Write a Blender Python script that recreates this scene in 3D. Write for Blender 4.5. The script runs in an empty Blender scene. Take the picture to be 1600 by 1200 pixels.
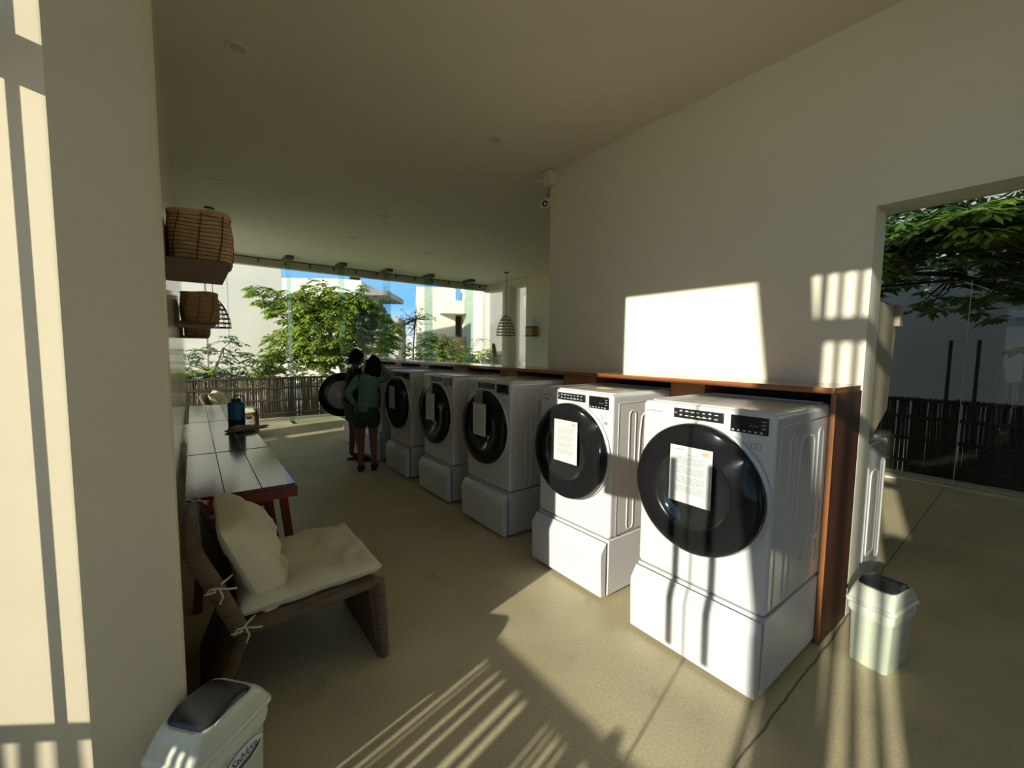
import bpy, bmesh, math, random
from mathutils import Vector, Matrix, noise
random.seed(7)
S = bpy.context.scene
COL = S.collection
PI = math.pi

# ------------------------------------------------------------------ camera
f_px = 658.2
cam_d = bpy.data.cameras.new('camera'); cam = bpy.data.objects.new('camera', cam_d); COL.objects.link(cam)
cam_d.sensor_width = 36.0; cam_d.lens = f_px / 1600 * 36.0; cam_d.clip_start = 0.02; cam_d.clip_end = 500
fwd = Vector((0.6023679, 0.79441001, -0.07788228)).normalized()
up = Vector((0.03816389, 0.06879594, 0.99690051))
right = fwd.cross(up).normalized(); up = right.cross(fwd).normalized()
M = Matrix((right, up, -fwd)).transposed().to_4x4(); M.translation = Vector((0, 0, 1.6))
cam.matrix_world = M
S.camera = cam

# ------------------------------------------------------------------ light
SUN_AZ = (1.0, 0.24); SUN_K = 0.325
sun_dir = Vector((SUN_AZ[0], SUN_AZ[1], -SUN_K)).normalized()
sl = bpy.data.lights.new('sun', 'SUN'); sun = bpy.data.objects.new('sun', sl); COL.objects.link(sun)
sl.energy = 4.5; sl.color = (1.0, 0.93, 0.80); sl.angle = math.radians(0.53)
sun.rotation_euler = sun_dir.to_track_quat('-Z', 'Y').to_euler(); sun.location = (-20, -5, 12)
w = bpy.data.worlds.new('sky'); S.world = w; w.use_nodes = True
nt = w.node_tree; nt.nodes.clear()
wo = nt.nodes.new('ShaderNodeOutputWorld'); bg = nt.nodes.new('ShaderNodeBackground')
tcw = nt.nodes.new('ShaderNodeTexCoord'); sxw = nt.nodes.new('ShaderNodeSeparateXYZ'); rw = nt.nodes.new('ShaderNodeValToRGB')
rw.color_ramp.elements[0].position = 0.0; rw.color_ramp.elements[0].color = (0.70, 0.66, 0.56, 1)
rw.color_ramp.elements[1].position = 1.0; rw.color_ramp.elements[1].color = (0.36, 0.36, 0.34, 1)
e_ = rw.color_ramp.elements.new(0.10); e_.color = (0.13, 0.36, 0.76, 1)
e_ = rw.color_ramp.elements.new(0.30); e_.color = (0.20, 0.34, 0.58, 1)
nt.links.new(tcw.outputs['Generated'], sxw.inputs[0]); nt.links.new(sxw.outputs['Z'], rw.inputs[0])
nt.links.new(rw.outputs[0], bg.inputs[0]); bg.inputs[1].default_value = 1.15
nt.links.new(bg.outputs[0], wo.inputs[0])
S.view_settings.view_transform = 'Standard'; S.view_settings.look = 'None'
S.view_settings.gamma = 1.0; S.view_settings.use_curve_mapping = False
S.view_settings.exposure = 0.66
S.cycles.max_bounces = 12; S.cycles.diffuse_bounces = 8; S.cycles.glossy_bounces = 5
S.cycles.transparent_max_bounces = 24; S.cycles.use_denoising = True
S.cycles.sample_clamp_indirect = 6.0

# ------------------------------------------------------------------ materials
def mat(name, col, rough=0.6, metal=0.0, var=0.0, vscale=4.0, bump=0.0, bscale=40.0, spec=0.5, col2=None, coat=0.0, stretch=None, detail=5.0, sheen=0.0):
    m = bpy.data.materials.new(name); m.use_nodes = True
    n = m.node_tree.nodes; l = m.node_tree.links; b = n['Principled BSDF']
    b.inputs['Base Color'].default_value = (*col, 1); b.inputs['Roughness'].default_value = rough
    b.inputs['Metallic'].default_value = metal; b.inputs['Specular IOR Level'].default_value = spec
    b.inputs['Coat Weight'].default_value = coat; b.inputs['Coat Roughness'].default_value = 0.08
    if sheen: b.inputs['Sheen Weight'].default_value = sheen
    tc = n.new('ShaderNodeTexCoord'); mp = n.new('ShaderNodeMapping')
    l.new(tc.outputs['Object'], mp.inputs['Vector'])
    if stretch: mp.inputs['Scale'].default_value = stretch
    if var > 0 or col2:
        nz = n.new('ShaderNodeTexNoise'); nz.inputs['Scale'].default_value = vscale; nz.inputs['Detail'].default_value = detail
        l.new(mp.outputs[0], nz.inputs['Vector'])
        r = n.new('ShaderNodeValToRGB'); r.color_ramp.elements[0].position = 0.3; r.color_ramp.elements[1].position = 0.7
        c2 = col2 or tuple(min(1, c * (1 + var)) for c in col)
        c1 = tuple(c * (1 - var) for c in col)
        r.color_ramp.elements[0].color = (*c1, 1); r.color_ramp.elements[1].color = (*c2, 1)
        l.new(nz.outputs['Fac'], r.inputs[0]); l.new(r.outputs[0], b.inputs['Base Color'])
    if bump > 0:
        nb = n.new('ShaderNodeTexNoise'); nb.inputs['Scale'].default_value = bscale; nb.inputs['Detail'].default_value = 4
        l.new(mp.outputs[0], nb.inputs['Vector'])
        bp = n.new('ShaderNodeBump'); bp.inputs['Strength'].default_value = bump; bp.inputs['Distance'].default_value = 0.01
        l.new(nb.outputs['Fac'], bp.inputs['Height']); l.new(bp.outputs[0], b.inputs['Normal'])
    return m

def glass_mat(name, tint, refl=1.0):
    m = bpy.data.materials.new(name); m.use_nodes = True
    n = m.node_tree.nodes; l = m.node_tree.links; n.clear()
    o = n.new('ShaderNodeOutputMaterial'); t = n.new('ShaderNodeBsdfTransparent'); g = n.new('ShaderNodeBsdfGlossy')
    t.inputs[0].default_value = (*tint, 1); g.inputs['Roughness'].default_value = 0.01
    fr = n.new('ShaderNodeFresnel'); fr.inputs[0].default_value = 1.5
    ml = n.new('ShaderNodeMath'); ml.operation = 'MULTIPLY'; ml.inputs[1].default_value = refl
    mx = n.new('ShaderNodeMixShader'); l.new(fr.outputs[0], ml.inputs[0]); l.new(ml.outputs[0], mx.inputs[0])
    l.new(t.outputs[0], mx.inputs[1]); l.new(g.outputs[0], mx.inputs[2]); l.new(mx.outputs[0], o.inputs[0])
    return m

def floor_mat():
    m = mat('polished_concrete', (0.50, 0.43, 0.27), 0.45, var=0.16, vscale=1.6, bump=0.12, bscale=60, spec=0.35, detail=9)
    n = m.node_tree.nodes; l = m.node_tree.links; b = n['Principled BSDF']
    src = b.inputs['Base Color'].links[0].from_socket
    tc = n.new('ShaderNodeTexCoord')
    # speckle
    nz = n.new('ShaderNodeTexNoise'); nz.inputs['Scale'].default_value = 90; nz.inputs['Detail'].default_value = 3
    l.new(tc.outputs['Object'], nz.inputs['Vector'])
    mr = n.new('ShaderNodeMapRange'); mr.inputs['From Min'].default_value = 0.3; mr.inputs['From Max'].default_value = 0.7
    mr.inputs['To Min'].default_value = 0.86; mr.inputs['To Max'].default_value = 1.12
    l.new(nz.outputs['Fac'], mr.inputs['Value'])
    # dark stains
    n2 = n.new('ShaderNodeTexNoise'); n2.inputs['Scale'].default_value = 3.2; n2.inputs['Detail'].default_value = 12; n2.inputs['Roughness'].default_value = 0.7
    l.new(tc.outputs['Object'], n2.inputs['Vector'])
    m2 = n.new('ShaderNodeMapRange'); m2.inputs['From Min'].default_value = 0.27; m2.inputs['From Max'].default_value = 0.40
    m2.inputs['To Min'].default_value = 0.72; m2.inputs['To Max'].default_value = 1.0
    l.new(n2.outputs['Fac'], m2.inputs['Value'])
    mu = n.new('ShaderNodeMath'); mu.operation = 'MULTIPLY'; l.new(mr.outputs[0], mu.inputs[0]); l.new(m2.outputs[0], mu.inputs[1])
    # saw-cut joint running across the floor: y = 0.66 + 0.022 x + wobble
    sx = n.new('ShaderNodeSeparateXYZ'); l.new(tc.outputs['Object'], sx.inputs[0])
    n3 = n.new('ShaderNodeTexNoise'); n3.inputs['Scale'].default_value = 5; l.new(tc.outputs['Object'], n3.inputs['Vector'])
    e = n.new('ShaderNodeMath'); e.operation = 'MULTIPLY_ADD'; e.inputs[1].default_value = 0.024; e.inputs[2].default_value = 0.620
    l.new(sx.outputs['X'], e.inputs[0])
    e2 = n.new('ShaderNodeMath'); e2.operation = 'MULTIPLY_ADD'; e2.inputs[1].default_value = 0.03
    l.new(n3.outputs['Fac'], e2.inputs[0]); l.new(e.outputs[0], e2.inputs[2])
    d = n.new('ShaderNodeMath'); d.operation = 'SUBTRACT'; l.new(sx.outputs['Y'], d.inputs[0]); l.new(e2.outputs[0], d.inputs[1])
    a = n.new('ShaderNodeMath'); a.operation = 'ABSOLUTE'; l.new(d.outputs[0], a.inputs[0])
    m3 = n.new('ShaderNodeMapRange'); m3.inputs['From Min'].default_value = 0.002; m3.inputs['From Max'].default_value = 0.0075
    m3.inputs['To Min'].default_value = 0.3; m3.inputs['To Max'].default_value = 1.0; l.new(a.outputs[0], m3.inputs['Value'])
    mu2 = n.new('ShaderNodeMath'); mu2.operation = 'MULTIPLY'; l.new(mu.outputs[0], mu2.inputs[0]); l.new(m3.outputs[0], mu2.inputs[1])
    mx = n.new('ShaderNodeMix'); mx.data_type = 'RGBA'; mx.blend_type = 'MULTIPLY'; mx.inputs[0].default_value = 1.0
    l.new(src, mx.inputs[6]); l.new(mu2.outputs[0], mx.inputs[7]); l.new(mx.outputs[2], b.inputs['Base Color'])
    return m

MT = {}
MT['floor'] = floor_mat()
MT['plaster'] = mat('polished_lime_plaster', (0.72, 0.645, 0.46), 0.42, var=0.06, vscale=1.3, bump=0.10, bscale=5, spec=0.35)
MT['plaster_gloss'] = mat('burnished_plaster', (0.68, 0.63, 0.48), 0.16, var=0.06, vscale=1.5, bump=0.06, bscale=3, spec=0.5, stretch=(1, 3, 0.25))
MT['wall'] = mat('painted_wall', (0.80, 0.77, 0.62), 0.45, var=0.03, vscale=1.2, bump=0.05, bscale=6, spec=0.3)
MT['ceiling'] = mat('ceiling_paint', (0.78, 0.75, 0.60), 0.7, var=0.03, vscale=1.0)
MT['white'] = mat('washer_enamel', (0.61, 0.61, 0.61), 0.22, spec=0.5, coat=0.3)
MT['white2'] = mat('drawer_enamel', (0.59, 0.59, 0.60), 0.28, spec=0.5)
MT['groove'] = mat('pocket_grey_plastic', (0.60, 0.61, 0.60), 0.35)
MT['black_gloss'] = mat('black_door_gloss', (0.010, 0.010, 0.011), 0.20, spec=0.3)
MT['door_glass'] = mat('dark_door_glass', (0.016, 0.018, 0.018), 0.05, spec=0.6)
MT['black'] = mat('black_plastic', (0.015, 0.015, 0.016), 0.35)
MT['screen'] = mat('display_glass', (0.01, 0.01, 0.012), 0.08)
MT['mark'] = mat('panel_mark', (0.55, 0.55, 0.55), 0.5)
MT['greytext'] = mat('grey_lettering', (0.28, 0.28, 0.29), 0.5)
MT['redtext'] = mat('red_lettering', (0.65, 0.12, 0.08), 0.5)
MT['paper'] = mat('notice_paper', (0.60, 0.60, 0.58), 0.55)
MT['orange'] = mat('orange_print', (0.72, 0.38, 0.20), 0.6)
MT['ink'] = mat('printed_ink', (0.26, 0.29, 0.27), 0.7)
MT['wood'] = mat('oiled_hardwood', (0.32, 0.115, 0.038), 0.16, coat=0.5, var=0.35, vscale=3.0, stretch=(1, 0.35, 6), spec=0.4, bump=0.03)
MT['wood_panel'] = mat('reddish_wood_veneer', (0.38, 0.15, 0.05), 0.45, var=0.28, vscale=2.5, stretch=(3, 3, 0.5))
MT['shaded_end_wood'] = mat('shade_darkened_veneer', (0.075, 0.024, 0.010), 0.5, var=0.3, vscale=2.0, stretch=(3, 3, 0.5))  # panel veneer darkened so the colour holds the shade on the counter side
MT['dark_wood'] = mat('dark_red_wood', (0.15, 0.065, 0.030), 0.5, var=0.3, vscale=5)
MT['table_top'] = mat('dark_polished_tabletop', (0.085, 0.035, 0.026), 0.13, var=0.35, vscale=2.5, stretch=(8, 0.8, 1), spec=0.8, bump=0.05, bscale=8)
MT['table_frame'] = mat('red_brown_table_frame', (0.16, 0.024, 0.010), 0.4, var=0.2, vscale=4)
MT['wicker'] = mat('brown_wicker', (0.13, 0.085, 0.045), 0.6, var=0.35, vscale=30, bump=0.8, bscale=60, stretch=(0.3, 0.3, 4))
MT['cushion'] = mat('cream_cotton', (0.66, 0.60, 0.40), 0.9, var=0.05, vscale=5, bump=0.25, bscale=14, spec=0.1, sheen=0.2)
MT['basket'] = mat('natural_palm_fibre', (0.50, 0.32, 0.13), 0.75, var=0.3, vscale=14, stretch=(1, 1, 5), bump=0.4, bscale=50)
MT['basket_dark'] = mat('dark_stitching', (0.10, 0.045, 0.02), 0.8)
MT['bin'] = mat('pale_grey_green_plastic', (0.56, 0.60, 0.47), 0.32, spec=0.5, var=0.03)
MT['bin_rim'] = mat('pale_plastic_lid', (0.62, 0.64, 0.53), 0.22, spec=0.5)
MT['flap'] = mat('charcoal_flap', (0.022, 0.022, 0.024), 0.25)
MT['liner'] = mat('white_bin_liner', (0.70, 0.74, 0.62), 0.4, bump=0.6, bscale=30)
MT['sticker_white'] = mat('sticker_white', (0.75, 0.78, 0.75), 0.4)
MT['sticker_dark'] = mat('sticker_dark', (0.03, 0.04, 0.045), 0.4)
MT['sticker_blue'] = mat('sticker_blue_grey', (0.25, 0.32, 0.38), 0.4)
MT['glass'] = glass_mat('clear_pane', (0.965, 0.985, 0.975), 0.6)
MT['glass_edge'] = glass_mat('green_fin_glass', (0.80, 0.93, 0.90), 0.30)
MT['glass_line'] = mat('pane_joint_silicone', (0.30, 0.55, 0.50), 0.3)
MT['glass_tint'] = glass_mat('tinted_pane', (0.74, 0.78, 0.78), 0.5)
MT['steel'] = mat('brushed_steel', (0.45, 0.45, 0.44), 0.3, metal=1.0)
MT['black_steel'] = mat('black_steel', (0.02, 0.02, 0.02), 0.35, metal=0.4)
MT['dark_metal'] = mat('dark_bronze_track', (0.08, 0.07, 0.05), 0.5)
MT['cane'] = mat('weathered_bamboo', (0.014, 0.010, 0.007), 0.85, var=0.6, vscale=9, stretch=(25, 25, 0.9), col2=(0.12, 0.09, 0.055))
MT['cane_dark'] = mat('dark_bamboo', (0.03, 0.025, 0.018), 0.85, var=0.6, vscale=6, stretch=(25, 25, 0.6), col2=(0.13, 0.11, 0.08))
MT['ground'] = mat('pale_outdoor_concrete', (0.60, 0.55, 0.42), 0.8, var=0.10, vscale=1.0)
MT['stucco'] = mat('white_stucco', (0.66, 0.62, 0.52), 0.85, var=0.06, vscale=0.8, bump=0.1, bscale=4)
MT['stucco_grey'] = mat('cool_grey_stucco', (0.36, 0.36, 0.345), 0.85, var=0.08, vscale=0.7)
MT['conc_dark'] = mat('grey_canopy_concrete', (0.22, 0.22, 0.21), 0.8, var=0.1)
MT['rail_wood'] = mat('red_brown_railing_wood', (0.36, 0.16, 0.09), 0.7, var=0.2, vscale=6)
MT['void'] = mat('shaded_interior', (0.13, 0.11, 0.09), 0.9)
def leaf_mat(name, c, c2):
    m = mat(name, c, 0.5, var=0.35, vscale=1.5, col2=c2, spec=0.3)
    b = m.node_tree.nodes['Principled BSDF']; n = m.node_tree.nodes; l = m.node_tree.links
    tr = n.new('ShaderNodeBsdfTranslucent'); mx = n.new('ShaderNodeMixShader'); mx.inputs[0].default_value = 0.4
    l.new(b.inputs['Base Color'].links[0].from_socket, tr.inputs[0])
    o = n['Material Output']; l.new(b.outputs[0], mx.inputs[1]); l.new(tr.outputs[0], mx.inputs[2]); l.new(mx.outputs[0], o.inputs[0])
    return m
MT['leaf'] = leaf_mat('bright_green_leaf', (0.12, 0.24, 0.025), (0.40, 0.52, 0.07))
MT['leaf2'] = leaf_mat('deep_green_leaf', (0.05, 0.12, 0.03), (0.16, 0.28, 0.06))
MT['leaf3'] = leaf_mat('yellow_green_leaf', (0.22, 0.34, 0.03), (0.42, 0.52, 0.07))
MT['leaf_grey'] = leaf_mat('grey_green_leaf', (0.18, 0.22, 0.16), (0.36, 0.40, 0.30))
MT['bark'] = mat('pale_bark', (0.42, 0.36, 0.28), 0.9, var=0.3, vscale=8)
MT['bark_dark'] = mat('dark_bark', (0.07, 0.055, 0.04), 0.9, var=0.3, vscale=8)
MT['skin'] = mat('brown_skin', (0.22, 0.085, 0.045), 0.5)
MT['hair'] = mat('black_hair', (0.006, 0.005, 0.005), 0.8, bump=0.5, bscale=60, spec=0.1)
MT['teal_cloth'] = mat('muted_teal_knit', (0.14, 0.25, 0.19), 0.9, var=0.1, vscale=12, bump=0.3, bscale=80)
MT['shorts'] = mat('grey_green_shorts', (0.075, 0.095, 0.085), 0.9, bump=0.2, bscale=40)
MT['shorts2'] = mat('dark_grey_skirt', (0.04, 0.045, 0.042), 0.9)
MT['dark_shirt'] = mat('black_tee', (0.010, 0.011, 0.014), 0.9)
MT['shoe'] = mat('black_sandal', (0.012, 0.011, 0.012), 0.6)
MT['blue'] = mat('blue_bottle_enamel', (0.01, 0.13, 0.26), 0.3)
MT['navy'] = mat('dark_base', (0.012, 0.014, 0.02), 0.5)
MT['grey_cloth'] = mat('crumpled_grey_cloth', (0.30, 0.28, 0.25), 0.9, bump=0.5, bscale=20)
MT['cable'] = mat('black_cable', (0.01, 0.01, 0.01), 0.5)
MT['cctv_white'] = mat('camera_white', (0.70, 0.68, 0.60), 0.4)
MT['pendant'] = mat('dark_rattan', (0.12, 0.06, 0.03), 0.7)
MT['lens'] = mat('spotlight_lens', (0.55, 0.53, 0.46), 0.4)
MT['cab_in'] = mat('tan_cabinet_laminate', (0.34, 0.30, 0.21), 0.6)
MT['inside'] = mat('cabinet_inside', (0.10, 0.085, 0.06), 0.8)
MT['film'] = mat('clear_sleeve_film', (0.45, 0.46, 0.44), 0.15)
MT['film'].node_tree.nodes['Principled BSDF'].inputs['Alpha'].default_value = 0.35
MT['yellow'] = mat('yellow_sticker', (0.75, 0.65, 0.15), 0.6)

# ------------------------------------------------------------------ mesh builder
class MB:
    def __init__(s): s.v = []; s.f = []
    def add(s, vs, fs, T=None):
        o = len(s.v)
        s.v += [tuple(T @ Vector(p)) if T else tuple(p) for p in vs]
        s.f += [tuple(i + o for i in f) for f in fs]
        return s
    def box(s, a, b, T=None):
        x0, y0, z0 = a; x1, y1, z1 = b
        if x0 > x1: x0, x1 = x1, x0
        if y0 > y1: y0, y1 = y1, y0
        if z0 > z1: z0, z1 = z1, z0
        return s.add([(x0,y0,z0),(x1,y0,z0),(x1,y1,z0),(x0,y1,z0),(x0,y0,z1),(x1,y0,z1),(x1,y1,z1),(x0,y1,z1)],
                     [(0,3,2,1),(4,5,6,7),(0,1,5,4),(1,2,6,5),(2,3,7,6),(3,0,4,7)], T)
    def prism(s, poly, a, b, axis=2, T=None):      # poly of 2D points, extruded along axis
        n = len(poly)
        def P(p, h):
            if axis == 2: return (p[0], p[1], h)
            if axis == 1: return (p[0], h, p[1])
            return (h, p[0], p[1])
        vs = [P(p, a) for p in poly] + [P(p, b) for p in poly]
        fs = [tuple(range(n - 1, -1, -1)), tuple(range(n, 2 * n))] + [(i, (i+1) % n, n + (i+1) % n, n + i) for i in range(n)]
        return s.add(vs, fs, T)
    def tube(s, pts, r, n=8, T=None, closed=False, caps=True):
        pts = [Vector(p) for p in pts]; m = len(pts); o = []
        rr = r if isinstance(r, (list, tuple)) else [r] * m
        prev = None
        for i, p in enumerate(pts):
            if closed: d = pts[(i+1) % m] - pts[i-1]
            else: d = pts[min(i+1, m-1)] - pts[max(i-1, 0)]
            d.normalize()
            if prev is None:
                a = Vector((0,0,1)) if abs(d.z) < 0.9 else Vector((1,0,0))
                u = d.cross(a).normalized()
            else:
                u = (prev - d * prev.dot(d)).normalized()
            prev = u; v = d.cross(u)
            for k in range(n):
                t = 2*PI*k/n; o.append(tuple(p + (u*math.cos(t) + v*math.sin(t)) * rr[i]))
        fs = []
        for i in range(m if closed else m-1):
            for k in range(n):
                a = i*n+k; b = i*n+(k+1) % n; c = ((i+1) % m)*n+(k+1) % n; e = ((i+1) % m)*n+k
                fs.append((a, b, c, e))
        if caps and not closed: fs += [tuple(range(n-1, -1, -1)), tuple(range((m-1)*n, m*n))]
        return s.add(o, fs, T)
    def lathe(s, prof, n=32, T=None, capA=False, capB=False):   # profile (r, z) around z
        m = len(prof); vs = []
        for r, z in prof:
            for k in range(n):
                t = 2*PI*k/n; vs.append((r*math.cos(t), r*math.sin(t), z))
        fs = []
        for i in range(m-1):
            for k in range(n): fs.append((i*n+k, i*n+(k+1) % n, (i+1)*n+(k+1) % n, (i+1)*n+k))
        if capA: fs.append(tuple(range(n-1, -1, -1)))
        if capB: fs.append(tuple(range((m-1)*n, m*n)))
        return s.add(vs, fs, T)
    def grid(s, fn, nu, nv, T=None):
        vs = [fn(i/nu, j/nv) for i in range(nu+1) for j in range(nv+1)]
        fs = [(i*(nv+1)+j, (i+1)*(nv+1)+j, (i+1)*(nv+1)+j+1, i*(nv+1)+j+1) for i in range(nu) for j in range(nv)]
        return s.add(vs, fs, T)
    def build(s, name, m, parent=None, smooth=False, bevel=0, seg=2, loc=None, rot=None, subsurf=0, auto=False, ang=40):
        me = bpy.data.meshes.new(name); me.from_pydata(s.v, [], s.f); me.update()
        me.materials.append(MT[m] if isinstance(m, str) else m)
        bm = bmesh.new(); bm.from_mesh(me); bmesh.ops.recalc_face_normals(bm, faces=bm.faces); bm.to_mesh(me); bm.free()
        o = bpy.data.objects.new(name, me); COL.objects.link(o)
        if parent: o.parent = parent
        if loc: o.location = loc
        if rot: o.rotation_euler = rot
        if bevel:
            b = o.modifiers.new('bevel', 'BEVEL'); b.width = bevel; b.segments = seg; b.limit_method = 'ANGLE'; b.angle_limit = 0.6
            b.harden_normals = False
            smooth = True
        if subsurf:
            q = o.modifiers.new('sub', 'SUBSURF'); q.levels = subsurf; q.render_levels = subsurf
        if smooth:
            for p in me.polygons: p.use_smooth = True
            if bevel or auto:
                me.set_sharp_from_angle(angle=math.radians(ang)) if hasattr(me, 'set_sharp_from_angle') else None
        return o

def tag(o, label=None, cat=None, group=None, kind=None):
    if label: o['label'] = label
    if cat: o['category'] = cat
    if group: o['group'] = group
    if kind: o['kind'] = kind
    return o
def thing(name, loc, rz, label, cat, group=None):
    o = bpy.data.objects.new(name, None); COL.objects.link(o); o.empty_display_size = 0.1
    o.location = loc; o.rotation_euler = (0, 0, rz)
    return tag(o, label, cat, group)
def struct(o): o['kind'] = 'structure'; return o
def kids(o): return [c for c in bpy.data.objects if c.parent == o]
def copy_tree(o, parent=None):
    c = o.copy(); COL.objects.link(c); c.parent = parent
    for ch in kids(o): copy_tree(ch, c)
    return c
def add_text(txt, name, m, parent, T, size, italic=0.0, extrude=0.0004):
    cu = bpy.data.curves.new(name, 'FONT'); cu.body = txt; cu.size = size; cu.extrude = extrude; cu.shear = italic
    cu.align_x = 'CENTER'
    o = bpy.data.objects.new(name + '_tmp', cu); COL.objects.link(o)
    dg = bpy.context.evaluated_depsgraph_get(); me = bpy.data.meshes.new_from_object(o.evaluated_get(dg))
    bpy.data.objects.remove(o)
    me.transform(T); me.materials.clear(); me.materials.append(MT[m])
    q = bpy.data.objects.new(name, me); COL.objects.link(q)
    if parent: q.parent = parent
    return q

# ================================================================== SETTING
H = 3.52
XR = 3.15; GX = -0.47; GY = 10.55
struct(MB().box((-0.7, -4.2, -0.12), (7.7, 10.75, 0.0)).build('floor', 'floor'))
# terrace strips outside and the wide ground
struct(MB().box((-60, -60, -0.4), (80, 80, -0.125)).build('ground', 'ground'))
struct(MB().box((-4, 10.76, -0.12), (16, 13.0, -0.005)).build('trim_1', 'ground'))
struct(MB().box((7.55, -6, -0.12), (14, 10, -0.06)).build('trim_2', 'ground'))
struct(MB().box((7.22, -4.2, 0.0), (7.32, 8, 0.018)).build('trim_3', 'stucco'))
struct(MB().box((-0.7, -4.2, H), (7.7, 10.75, H + 0.28)).build('ceiling', 'ceiling'))
# left wall with slightly proud rounded end near the camera
poly = [(-0.60, 1.715), (-0.276, 1.637)]
B = (-0.058, 1.722); R0 = 0.035
poly += [(-0.10, 1.693), (-0.078, 1.702), (-0.064, 1.714), (-0.058, 1.730), (-0.060, 1.75), (-0.075, 1.80), (-0.10, 1.86)]
poly2 = [(-0.10, 1.86), (-0.10, 7.9), (-0.60, 7.9), (-0.60, 1.86)]
struct(MB().prism(poly + [(-0.60, 1.86)], 0, H).build('wall_left', 'plaster', smooth=True, auto=True, ang=22))
struct(MB().prism(poly2, 0, H).build('wall_left_far', 'plaster_gloss'))
# right wall block with door opening header
struct(MB().box((XR, 0.725, 0), (XR + 0.22, 3.5, H)).build('wall_right', 'wall'))
struct(MB().box((XR, -3.0, 2.45), (XR + 0.22, 0.725, H)).build('wall_right_header', 'wall'))
struct(MB().box((XR, -4.0, 0), (XR + 0.22, -3.0, H)).build('wall_right_rear', 'wall'))
struct(MB().box((1.5, -4.2, 0), (7.6, -4.0, H)).build('wall_back', 'wall'))
for i in range(1):  # unseen rear glazing, added to let more sky light into the room
    struct(MB().box((-0.5 + i*2.0, -4.11, 0.0), (1.44 + i*2.0, -4.10, H)).build('window_%d' % (70 + i), 'glass'))
    struct(MB().box((1.44 + i*2.0, -4.15, 0.0), (1.50 + i*2.0, -4.05, H)).build('trim_%d' % (20 + i), 'dark_metal'))
# far right pier, header beam and round column
struct(MB().box((7.0, 1.9, 0), (7.25, 8.66, H)).build('wall_far_right', 'plaster'))
struct(MB().box((6.98, 8.66, 3.32), (7.25, 10.6, H)).build('trim_beam', 'plaster'))
t = thing('round_column', (7.05, 9.38, 0), 0, 'round plastered column at far right behind the counter', 'column')
MB().lathe([(0.24, 0), (0.24, 3.32)], 40, capA=True, capB=True).build('shaft', 'plaster', t, smooth=True, auto=True)
# header above left glazing (its shadow makes the top of the light patch)
struct(MB().box((GX - 0.1, -4.0, 3.30), (GX + 0.05, 1.637, H)).build('wall_left_header', 'wall'))

# ---- far glass wall: panes + glass fins
fin_x = [0.60, 1.68, 2.75, 3.81, 4.90, 6.11]
fx = [-0.3] + fin_x + [6.98]
for i in range(len(fx) - 1):
    w_ = MB().box((fx[i] + 0.01, GY, 0.0), (fx[i+1] - 0.01, GY + 0.012, H - 0.02)).build('window_%d' % (i + 1), 'glass'); struct(w_)
finr = None
for i, x in enumerate(fin_x):
    lab = ['narrow glass fin at the left end of the far glass wall, behind the tables', 'green glass fin in front of the big leafy tree, second from left',
           'green glass fin just left of the two people', 'green glass fin rising behind the two people', 'green glass fin in front of the balcony building',
           'green glass fin nearest the corner, right of the balcony building'][i]
    t = thing('glass_fin', (x, 10.2, 0), 0, lab, 'glass fin', 'stiffening fins of the far glass wall')
    d0 = -0.12 if i == 0 else -0.35
    MB().box((-0.0095, d0, 0.0), (0.0095, 0.10, H - 0.08)).build('fin_blade', 'glass_edge', t)
    MB().box((-0.075, d0, H - 0.075), (0.075, 0.10, H)).build('top_clamp', 'dark_metal', t, bevel=0.008)
    MB().box((-0.03, d0, 0.0), (0.03, 0.10, 0.012)).build('floor_shoe', 'steel', t)
t = thing('curtain_track', (0, 10.1, H - 0.03), 0, 'thin dark rail with small clips running along the top of the far glass', 'rail')
MB().tube([(-0.1, 0.30, 0.0), (6.95, 0.30, 0.0)], 0.014, 8).build('rail', 'dark_metal', t)
for i in range(14):
    x = 0.18 + i * 0.5
    MB().box((x - 0.018, 0.285, -0.09), (x + 0.018, 0.315, 0.0)).build('clip', 'dark_metal', t)
struct(MB().box((-0.3, GY + 0.02, H - 0.16), (7.2, GY + 0.16, H)).build('trim_4', 'plaster'))
# glass returning along the left after the wall and along the right side
struct(MB().box((-0.112, 7.92, 0), (-0.10, GY, H - 0.02)).build('window_20', 'glass'))
for i, (a, b) in enumerate(((9.62, 10.5), (8.68, 9.1))):
    struct(MB().box((7.10, a, 0), (7.112, b, 3.32)).build('window_%d' % (21 + i), 'glass'))
# ---- glazing left of the camera with a double door
def glass_door(x, ys, zt, inward, mat_g, idx, labelset, tran, hz, frame='black_steel'):
    # ys: list of pane edges; pair of handles around hz
    for j in range(len(ys) - 1):
        struct(MB().box((x - 0.006, ys[j] + 0.004, 0.01), (x + 0.006, ys[j+1] - 0.004, tran - 0.03)).build('window_%d' % (idx + 2*j), mat_g))
        struct(MB().box((x - 0.006, ys[j] + 0.004, tran + 0.03), (x + 0.006, ys[j+1] - 0.004, zt)).build('window_%d' % (idx + 2*j + 1), mat_g))
    for s_, yy in zip((0, 1), hz[:2]):
        t = thing('door_handle_bar', (x, yy, 0), 0, labelset[s_], 'door handle', labelset[2])
        MB().tube([(inward * 0.055, 0, hz[2]), (inward * 0.055, 0, hz[3])], 0.019, 14).build('grip', 'black_steel', t, smooth=True, auto=True)
        for z in (hz[2] + 0.12, hz[3] - 0.12):
            MB().tube([(0.0, 0, z), (inward * 0.055, 0, z)], 0.008, 10).build('standoff', 'steel', t, smooth=True, auto=True)
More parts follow.
